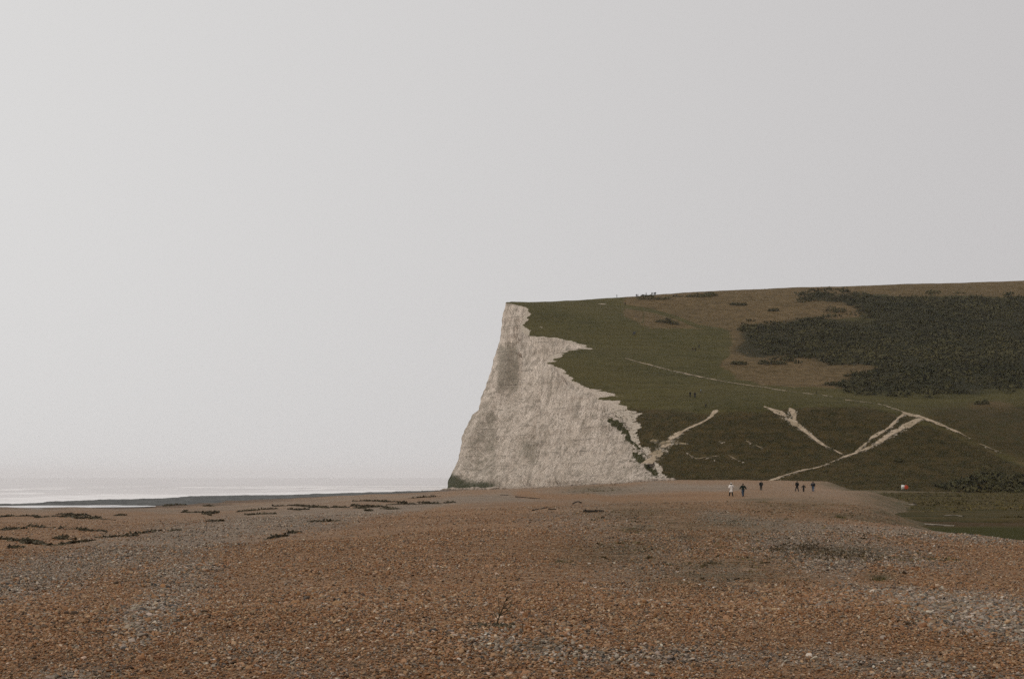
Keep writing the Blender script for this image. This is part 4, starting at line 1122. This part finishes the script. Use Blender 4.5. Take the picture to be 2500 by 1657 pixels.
log(1258, 1212, 1318, 1217, 1.0, 'long thin dark pole lying farther up the beach towards the cliff', seed=5)
log(1222, 1208, 1240, 1209, 1.0, 'short thin stick left of the far thin pole', seed=6)

# ------------------------------------------------------------------ larger stones
def rock_mesh(name, seed, sx, sy, sz, sub=2, rough=.28):
    bm = bmesh.new(); bmesh.ops.create_icosphere(bm, subdivisions=sub, radius=1)
    V = np.array([v.co[:] for v in bm.verts])
    V = V * (1 + rough * fbm(V[:, :1] * 1.3 + seed, V[:, 1:2] * 1.3 + V[:, 2:] * .9, seed, 3))
    for v, q in zip(bm.verts, V): v.co = (q[0] * sx, q[1] * sy, q[2] * sz)
    me = bpy.data.meshes.new(name); bm.to_mesh(me); bm.free(); me.shade_smooth()
    return me
M_PALESTONE = plain('pale_flint', (.60, .53, .45), .8, .25, 30)
M_DARKSTONE = plain('dark_flint', (.055, .05, .045), .6, .4, 30)
M_PINK = plain('pinkish_flint', (.48, .33, .24), .8, .3, 30)
STONES = [(1189, 1552, 19, 8, 0, 'flat white flint lying left of and below the twig plant'), (1229, 1525, 11, 7, 0, 'white flint touching the foot of the twig plant'), (1226, 1541, 12, 7, 0, 'pale flint just under the twig plant'), (1246, 1592, 10, 8, 2, 'round pinkish flint below the bare stalk'),
          (1275, 1608, 13, 6, 2, 'flat pinkish flint near the bottom centre, left of a white pair'), (1344, 1620, 8, 6, 0, 'left one of a pair of small white flints near the bottom'), (1355, 1620, 9, 6, 0, 'right one of a pair of small white flints near the bottom'), (1147, 1607, 14, 7, 1, 'black flint on orange shingle left of the flat pinkish one'),
          (1262, 1623, 12, 7, 1, 'black flint near the bottom centre under the flat pinkish one'), (2025, 1571, 11, 6, 0, 'white flint on the orange streak at lower right'), (2110, 1576, 16, 5, 2, 'flat pinkish flint right of the white one on the orange streak'), (2281, 1334, 6, 5, 0, 'tiny bright white flint on shingle under the marsh edge'),
          (1670, 1417, 7, 5, 0, 'white flint at the left end of a row of three, right of centre'), (1708, 1428, 9, 5, 0, 'middle white flint of a row of three, right of centre'), (1745, 1435, 12, 5, 0, 'largest white flint at the right end of a row of three'), (523, 1612, 12, 6, 0, 'white flint near the bottom, left of centre on brown shingle'), (205, 1607, 18, 7, 2, 'flat pinkish flint in the bottom left corner area'), (275, 1545, 14, 7, 1, 'black flint beside the grey strip at lower left'), (2326, 1655, 12, 6, 2, 'pinkish flint at the bottom edge, right side'),
          (1100, 1193.5, 5, 5, 0, 'small white boulder at the green seaward foot of the cliff')]
for i, (u, v, wp, hp, k, lab) in enumerate(STONES):
    p = LB(u, v); s = p[1] / F
    o = obj('flint_stone', rock_mesh('flint_stone', 40 + i, wp * s * .5, wp * s * .4, hp * s * .55), (M_PALESTONE, M_DARKSTONE, M_PINK)[k], label=lab, cat='stone', group='larger stones picked out of the shingle')
    o.location = (p[0], p[1], p[2] + hp * s * .3); o.rotation_euler = (0, .1, i * 1.1)
# fallen chalk at the cliff foot
FALL = [(1224, 1181, 26, 16, 'large brown chalk boulder fallen at the cliff foot'), (1287, 1185, 16, 12, 'chalk boulder beside a dark cleft at the cliff foot'), (1308, 1187, 14, 7, 'low chalk boulder right of the cleft at the cliff foot'), (1262, 1190, 12, 6, 'small chalk boulder between the two larger fallen ones')]
M_FALL = plain('fallen_chalk', (.33, .27, .215), .95, .4, .9)
for i, (u, v, wp, hp, lab) in enumerate(FALL):
    p = LB(u, 1191 + i * .2); s = p[1] / F
    o = obj('chalk_boulder', rock_mesh('chalk_boulder', 70 + i, wp * s * .5, wp * s * .45, hp * s * .6, 3, .4), M_FALL, label=lab, cat='boulder', group='fallen chalk boulders')
    o.location = (p[0], p[1] + 1, p[2] + hp * s * .25)
def rubble():
    r = np.random.default_rng(55); parts = []
    ico = rock_mesh('tmp', 3, 1, 1, 1, 1, .5); IV = np.array([v.co[:] for v in ico.vertices]); IF = np.array([list(q.vertices) for q in ico.polygons])
    bx = catmull(np.array([W(*p)[:2] for p in BASE]), 400)
    for _ in range(1500):
        q = bx[int(r.integers(10, 390))]; x = q[0] - abs(r.standard_normal()) * 3.2 + .5; y = q[1] - abs(r.standard_normal()) * 3.5
        sz = .14 + 1.0 * r.random() ** 6
        z = float(B(np.array([x]), np.array([y]))[0])
        parts.append((IV * np.array([[sz * (.8 + .6 * r.random()), sz, sz * .7]]) + np.array([[x, y, z + sz * .15]]), IF))
    V, Fc = join(parts)
    obj('chalk_rubble', mesh_np('chalk_rubble', V, Fc, False), M_FALL, kind='stuff', label='small chalk rubble strewn along the cliff foot', cat='rubble')
rubble()

# ------------------------------------------------------------------ lifebuoy stand
def box(c, s, bev=.0):
    x, y, z = c; a, b, d = s[0] / 2, s[1] / 2, s[2] / 2
    V = np.array([(x + i * a, y + j * b, z + k * d) for i in (-1, 1) for j in (-1, 1) for k in (-1, 1)])
    Fq = np.array([(0, 1, 3, 2), (4, 6, 7, 5), (0, 4, 5, 1), (2, 3, 7, 6), (0, 2, 6, 4), (1, 5, 7, 3)])
    return V, Fq
def lifebuoy():
    p = LH(2208, 1199.5)
    e = empty('lifebuoy_stand', tuple(p), .12, label='lifebuoy stand with white notice and red round housing beside the marsh', cat='lifebuoy stand')
    white = plain('white_notice_board', (.80, .78, .72), .5, .06, 4); red = plain('red_housing', (.42, .045, .018), .45, .2, 3); grey = plain('grey_post', (.22, .19, .15), .8, .2, 5)
    for x in (-.55, .42):
        obj('post', mesh_np('post', *box((x, .07, .7), (.1, .1, 1.7))), grey, e)
    bd = obj('notice_board', mesh_np('notice_board', *box((-.36, 0, 1.05), (.78, .04, .92))), white, e)
    tx = plain('faded_print', (.28, .27, .24), .6, .2, 9)
    for k, (x, z, ww, hh) in enumerate([(-.5, 1.02, .12, .34), (-.24, 1.02, .10, .32)]):
        obj('print_block', mesh_np('print_block', *box((x, -.026, z), (ww, .006, hh))), tx, bd)
    V = []; n = 36
    bm = bmesh.new(); bmesh.ops.create_cone(bm, cap_ends=True, segments=n, radius1=.5, radius2=.44, depth=.2)
    for v in bm.verts: v.co = (v.co.x + .46, -v.co.z - .02, v.co.y + 1.0)
    me = bpy.data.meshes.new('ring_housing'); bm.to_mesh(me); bm.free()
    hsg = obj('ring_housing', me, red, e)
    ring = [(.46 + .30 * math.cos(a), -.13, 1.0 + .30 * math.sin(a)) for a in np.linspace(0, 2 * math.pi, 33)]
    obj('lifebuoy_ring', mesh_np('lifebuoy_ring', *tube(ring, .06, .06, 8)), plain('orange_ring', (.5, .09, .03), .5, .1, 4), hsg)
lifebuoy()
pp = LH(1906, 1180)
o = obj('marker_post', mesh_np('marker_post', *join([box((0, 0, .45), (.12, .12, 1.1)), box((0, 0, 1.03), (.16, .16, .06))])), plain('weathered_post', (.28, .24, .18), .9, .3, 5), label='pale wooden marker post beside the foot of the path', cat='post')
o.location = tuple(pp)

# ------------------------------------------------------------------ people
def evaluated(o):
    dg = bpy.context.evaluated_depsgraph_get(); dg.update()
    return bpy.data.meshes.new_from_object(o.evaluated_get(dg))
def body_mesh(pose):
    """one continuous figure 1.75 m tall, facing +Y; the pose gives joint positions"""
    J = {'pel': (0, 0, .95, .135, .10), 'wai': (0, .0, 1.10, .125, .09), 'che': (0, .0, 1.30, .155, .105), 'neb': (0, 0, 1.46, .07, .065), 'nek': (0, .01, 1.53, .055, .055), 'hea': (0, .02, 1.60, .06, .065)}
    E = [('pel', 'wai'), ('wai', 'che'), ('che', 'neb'), ('neb', 'nek'), ('nek', 'hea')]
    for s, t in ((-1, 'l'), (1, 'r')):
        P = pose[t]
        J.update({t + 'hip': (s * .10, *P['hip'], .095, .09), t + 'kne': (s * .11, *P['kne'], .062, .06), t + 'ank': (s * .11, *P['ank'], .042, .045), t + 'toe': (s * .125, *P['toe'], .038, .03)})
        J.update({t + 'sho': (s * .185, 0, 1.42, .065, .06), t + 'elb': (s * P['ex'], *P['elb'], .046, .045), t + 'wri': (s * P['wx'], *P['wri'], .033, .028)})
        wx, (wy, wz) = P['wx'], P['wri']
        J.update({t + 'pal': (s * wx, wy + .01, wz - .075, .034, .022)})
        E += [('pel', t + 'hip'), (t + 'hip', t + 'kne'), (t + 'kne', t + 'ank'), (t + 'ank', t + 'toe'), ('che', t + 'sho'), (t + 'sho', t + 'elb'), (t + 'elb', t + 'wri'), (t + 'wri', t + 'pal')]
    names = list(J)
    me = bpy.data.meshes.new('skel'); me.from_pydata([J[k][:3] for k in names], [(names.index(a), names.index(b)) for a, b in E], [])
    o = bpy.data.objects.new('skel', me); C.objects.link(o)
    o.modifiers.new('skin', 'SKIN')
    if not me.skin_vertices: me.skin_vertices_new() if hasattr(me, 'skin_vertices_new') else None
    for i, k in enumerate(names):
        d = me.skin_vertices[0].data[i]; d.radius = J[k][3:5]; d.use_root = (k == 'pel')
    ss = o.modifiers.new('sub', 'SUBSURF'); ss.levels = 1; ss.render_levels = 1
    b1 = evaluated(o)
    bm = bmesh.new(); bm.from_mesh(b1)
    def blob(c, r, sub=2):
        q = bmesh.ops.create_icosphere(bm, subdivisions=sub, radius=1)
        for v in q['verts']: v.co = (v.co.x * r[0] + c[0], v.co.y * r[1] + c[1], v.co.z * r[2] + c[2])
    blob((0, .015, 1.655), (.076, .095, .10), 3); blob((0, .04, 1.60), (.056, .07, .065)); blob((0, .118, 1.635), (.014, .02, .028)); blob((0, .10, 1.59), (.025, .02, .012))
    for s in (-1, 1):
        blob((s * .077, .01, 1.64), (.014, .025, .035)); blob((s * .03, .098, 1.665), (.013, .012, .009))
    for s, t in ((-1, 'l'), (1, 'r')):                     # fingers, slightly curled, thumb on the inner side
        px, py, pz = J[t + 'pal'][:3]
        for f, (dy, L) in enumerate([(.03, .072), (.01, .082), (-.01, .076), (-.03, .06)]):
            V, Fq = tube([(px, py + dy, pz - .02), (px, py + dy * 1.1, pz - .02 - L * .55), (px - s * .015, py + dy * 1.1, pz - .02 - L)], .011, .009, 6)
            vs = [bm.verts.new(q) for q in V]
            for q in Fq: bm.faces.new([vs[i] for i in q])
            bm.faces.new([vs[i] for i in range(5, -1, -1)]); bm.faces.new([vs[i] for i in range(len(vs) - 6, len(vs))])
        V, Fq = tube([(px - s * .01, py + .03, pz + .01), (px - s * .03, py + .055, pz - .025), (px - s * .035, py + .06, pz - .05)], .013, .010, 6)
        vs = [bm.verts.new(q) for q in V]
        for q in Fq: bm.faces.new([vs[i] for i in q])
        bm.faces.new([vs[i] for i in range(5, -1, -1)]); bm.faces.new([vs[i] for i in range(len(vs) - 6, len(vs))])
    b2 = bpy.data.meshes.new('body'); bm.to_mesh(b2); bm.free()
    o2 = bpy.data.objects.new('skel2', b2); C.objects.link(o2)
    rm = o2.modifiers.new('re', 'REMESH'); rm.mode = 'VOXEL'; rm.voxel_size = .014
    dc = o2.modifiers.new('dec', 'DECIMATE'); dc.ratio = .18
    out = evaluated(o2); out.shade_smooth(); out.name = 'body'
    for q in (o, o2): bpy.data.objects.remove(q)
    return out
def clothing(body, pred, off, name):
    n = len(body.vertices)
    co_ = np.empty(n * 3, np.float32); body.vertices.foreach_get('co', co_); co_ = co_.reshape(-1, 3)
    nm = np.array([v.normal[:] for v in body.vertices])
    ok = pred(co_[:, 0], co_[:, 1], co_[:, 2])
    faces = [list(p.vertices) for p in body.polygons if all(ok[i] for i in p.vertices)]
    used = sorted({i for f in faces for i in f}); mp = {i: j for j, i in enumerate(used)}
    me = bpy.data.meshes.new(name); me.from_pydata((co_[used] + nm[used] * off).tolist(), [], [[mp[i] for i in f] for f in faces]); me.shade_smooth()
    return me
def leg(hip, kne, ank, toe): return {'hip': hip, 'kne': kne, 'ank': ank, 'toe': toe}
def arm(ex, elb, wx, wri): return {'ex': ex, 'elb': elb, 'wx': wx, 'wri': wri}
POSES = {
    'stand': {'l': {**leg((0, .90), (.02, .49), (-.01, .09), (.13, .03)), **arm(.25, (-.02, 1.14), .26, (.06, .90))}, 'r': {**leg((0, .90), (.0, .49), (-.03, .09), (.11, .03)), **arm(.25, (-.02, 1.14), .25, (.08, .91))}},
    'walk': {'l': {**leg((0, .90), (.17, .50), (.24, .12), (.37, .09)), **arm(.27, (-.12, 1.15), .27, (-.14, .92))}, 'r': {**leg((0, .90), (-.05, .49), (-.30, .14), (-.19, .04)), **arm(.27, (.08, 1.15), .25, (.24, .95))}},
    'stride': {'l': {**leg((0, .90), (-.02, .49), (-.20, .12), (-.08, .04)), **arm(.33, (.02, 1.17), .42, (.10, .98))}, 'r': {**leg((0, .90), (.12, .49), (.13, .09), (.26, .04)), **arm(.33, (-.06, 1.17), .40, (-.05, .97))}},
    'sit': {'l': {**leg((.05, .93), (.45, 1.0), (.52, .60), (.64, .55)), **arm(.26, (.10, 1.14), .2, (.32, 1.05))}, 'r': {**leg((.05, .93), (.45, 1.0), (.48, .60), (.60, .55)), **arm(.26, (.10, 1.14), .2, (.32, 1.05))}}}
LIB = {}
for nm, ps in POSES.items():
    b = body_mesh(ps)
    arms = lambda x, z, k=.20: (np.abs(x) > k) & (z > .72)
    wz = min(ps['l']['wri'][1], ps['r']['wri'][1])
    LIB[nm] = {'body': b,
               'coat': clothing(b, lambda x, y, z: (z > .90) & (z < 1.50) & ~((np.abs(x) > .2) & (z < wz + .03)) & ((y < .22) | (np.abs(x) > .17)), .05, 'coat'),
               'trousers': clothing(b, lambda x, y, z: (z < 1.02) & (z > (.58 if nm == 'sit' else .085)) & ~((np.abs(x) > .195) & (z > .7)), .03, 'trousers'),
               'shoe': [clothing(b, lambda x, y, z: (z < (.64 if nm == 'sit' else .15)) & (x * sg > 0), .014, 'shoe') for sg in (-1, 1)],
               'hair': clothing(b, lambda x, y, z: (z > 1.53) & ((z > 1.69) | (y < .03)), .014, 'hair'),
               'hat': clothing(b, lambda x, y, z: (z > 1.675), .026, 'hat'),
               'scarf': clothing(b, lambda x, y, z: (z > 1.47) & (z < 1.60) & (np.abs(x) < .12), .05, 'scarf')}
def skirt_mesh():
    V = []; n = 20; lv = [(1.05, .17, .13), (.9, .185, .145), (.75, .20, .155), (.60, .215, .165)]
    for z, a, b in lv:
        for k in range(n):
            t = k / n * 6.283; q = 1 + .05 * math.sin(5 * t)
            V.append((a * q * math.cos(t), b * q * math.sin(t), z))
    Fq = [(i * n + j, i * n + (j + 1) % n, (i + 1) * n + (j + 1) % n, (i + 1) * n + j) for i in range(len(lv) - 1) for j in range(n)]
    return mesh_np('coat_skirt', np.array(V), np.array(Fq))
SKIRT = skirt_mesh()
def bag_mesh():
    bm = bmesh.new(); bmesh.ops.create_cube(bm, size=1)
    bmesh.ops.bevel(bm, geom=bm.edges[:], offset=.25, segments=2, affect='EDGES')
    for v in bm.verts: v.co = (v.co.x * .3, v.co.y * .17 - .2, v.co.z * .42 + 1.24)
    me = bpy.data.meshes.new('rucksack'); bm.to_mesh(me); bm.free(); me.shade_smooth(); return me
BAG = bag_mesh()
PM = {k: plain('cloth_' + k, c, .9, .2, 12) for k, c in {'white': (.72, .66, .60), 'black': (.012, .013, .012), 'green': (.012, .020, .014), 'navy': (.016, .021, .034), 'blue': (.055, .085, .13), 'brown': (.035, .024, .014), 'pale': (.20, .25, .27), 'grey': (.05, .05, .05), 'jeans': (.04, .058, .085)}.items()}
M_SKIN = plain('skin', (.42, .25, .17), .6, .08, 8); M_HAIR = plain('dark_hair', (.018, .012, .008), .7, .3, 20)
def person(u, v, fn, hpx, pose, rz, coat, trs, label, group, hat=None, scarf=None, skirt=False, bag=None, hm=None):
    p = fn(u, v)
    s = hpx * p[1] / F / 1.75 if hm is None else hm / 1.75
    L = LIB[pose]
    drop = .93 * s - .12 if pose == 'sit' else 0
    e = empty('person', (p[0], p[1], p[2] - .02 - drop), rz, label=label, cat='person', group=group)
    e.scale = (s * 1.1, s * 1.1, s)
    obj('body', L['body'], M_SKIN, e)
    obj('coat', L['coat'], PM[coat], e); obj('trousers', L['trousers'], PM[trs], e); [obj('shoe', q, PM['black'], e) for q in L['shoe']]; obj('hair', L['hair'], M_HAIR, e)
    if hat: obj('hat', L['hat'], PM[hat], e)
    if scarf: obj('scarf', L['scarf'], PM[scarf], e)
    if skirt: obj('coat_skirt', SKIRT, PM[coat], e)
    if bag: obj('rucksack', BAG, PM[bag], e)
    return e
G1, G2, G3 = 'walkers on the shingle', 'walkers on the hillside', 'people on the skyline'
person(1785, 1211, LB, 33, 'walk', .1, 'white', 'black', 'person in white coat, white hat and dark scarf walking on the shingle', G1, hat='white', scarf='black', skirt=True)
person(1814, 1211.5, LB, 32, 'stride', .25, 'green', 'jeans', 'person in dark jacket and jeans, arms out, beside the white coat', G1)
person(1858, 1196.5, LB, 23.5, 'stand', 3.0, 'black', 'black', 'person in dark clothes standing alone at the foot of the path', G1)
person(1946, 1199.5, LB, 26, 'walk', .2, 'black', 'black', 'person in long dark coat, tallest of the three on the ridge', G1, skirt=True)
person(1962, 1200, LB, 18.5, 'stride', .0, 'black', 'black', 'short dark-clothed figure in the middle of the three on the ridge', G1)
person(1985, 1199.5, LB, 25, 'walk', -.3, 'navy', 'blue', 'person in dark jacket and blue jeans, right of the three on the ridge', G1, bag='grey')
person(1685, 969, LH, 13.5, 'stand', .4, 'black', 'black', 'dark figure, left of a pair on the green slope below the long path', G2)
person(1696.5, 971, LH, 14.5, 'walk', .1, 'black', 'navy', 'dark figure, right of a pair on the green slope below the long path', G2, skirt=True)
person(1711, 959, LH, 10, 'walk', .6, 'pale', 'grey', 'figure in pale blue jacket right of the dark pair below the path', G2)
person(1723, 994, LH, 9.5, 'walk', -.2, 'black', 'black', 'lone dark figure at the top of the bank below the pair', G2)
person(1691, 857, LH, 9, 'walk', .3, 'brown', 'brown', 'brown-clad figure, leftmost of three above the long path', G2)
person(1697.5, 858, LH, 9.5, 'stand', .1, 'brown', 'grey', 'brown-clad figure in the middle of three above the long path', G2)
person(1706.5, 849, LH, 8.5, 'walk', .2, 'black', 'navy', 'dark figure uphill of the brown pair above the long path', G2)
person(1546.5, 818, LH, 9, 'walk', .5, 'navy', 'navy', 'navy-clad figure, left of a close pair on the upper green slope', G2)
person(1550, 817, LH, 8, 'stand', .1, 'blue', 'navy', 'blue-clad figure, right of a close pair on the upper green slope', G2)
person(1994, 962, LH, 9.5, 'stand', 1.2, 'black', 'black', 'lone dark figure beside the long path near the scrub', G2)
person(1526, 745.5, LH, 8, 'walk', .2, 'black', 'black', 'lone dark figure on the hill just below the skyline', G2)
person(1506, 727, LH, 8.5, 'stand', 1.4, 'black', 'grey', 'lone figure on the skyline nearest the cliff edge', G3)
person(1553.8, 725.5, LH, 8.2, 'stand', .3, 'grey', 'navy', 'left one of a close pair on the skyline, left of the bush mound', G3)
person(1557.4, 725.5, LH, 8.2, 'walk', .9, 'black', 'black', 'right one of a close pair on the skyline, left of the bush mound', G3)
person(1577.5, 722, LH, 8, 'stand', 2.0, 'black', 'black', 'figure standing in the middle of the skyline bush mound', G3)
person(1592, 721.5, LH, 8.4, 'stand', .2, 'black', 'navy', 'left of three figures at the right end of the bush mound', G3)
person(1597, 721.5, LH, 8.6, 'walk', .4, 'navy', 'black', 'middle of three figures at the right end of the bush mound', G3)
person(1600, 721, LH, 8.6, 'stride', 2.8, 'black', 'black', 'right of three figures at the right end of the bush mound', G3, bag='black')
person(1645, 723, LH, 8, 'sit', 1.2, 'grey', 'navy', 'left of two figures sitting low on the skyline', G3)
person(1652, 722, LH, 8, 'sit', 2.2, 'black', 'black', 'right of two figures sitting low on the skyline', G3)
person(2334, 724, LH, 6.5, 'stand', .3, 'black', 'black', 'tiny lone figure at the top edge of the scrub, far right', G2)

# ------------------------------------------------------------------ the damp air
def haze():
    hm = bpy.data.materials.new('sea_haze'); hm.use_nodes = True
    t = hm.node_tree; t.nodes.clear()
    pv = t.nodes.new('ShaderNodeVolumePrincipled'); ou = t.nodes.new('ShaderNodeOutputMaterial')
    pv.inputs['Color'].default_value = (.97, .96, .96, 1); pv.inputs['Density'].default_value = .00007; pv.inputs['Anisotropy'].default_value = .0
    t.links.new(pv.outputs[0], ou.inputs['Volume'])
    V, Fq = box((0, 14500, 67.5), (60000, 31400, 145))
    o = obj('haze', mesh_np('haze', V, Fq, False), hm, kind='stuff', label='thin pale sea haze over the whole bay', cat='haze')
haze()
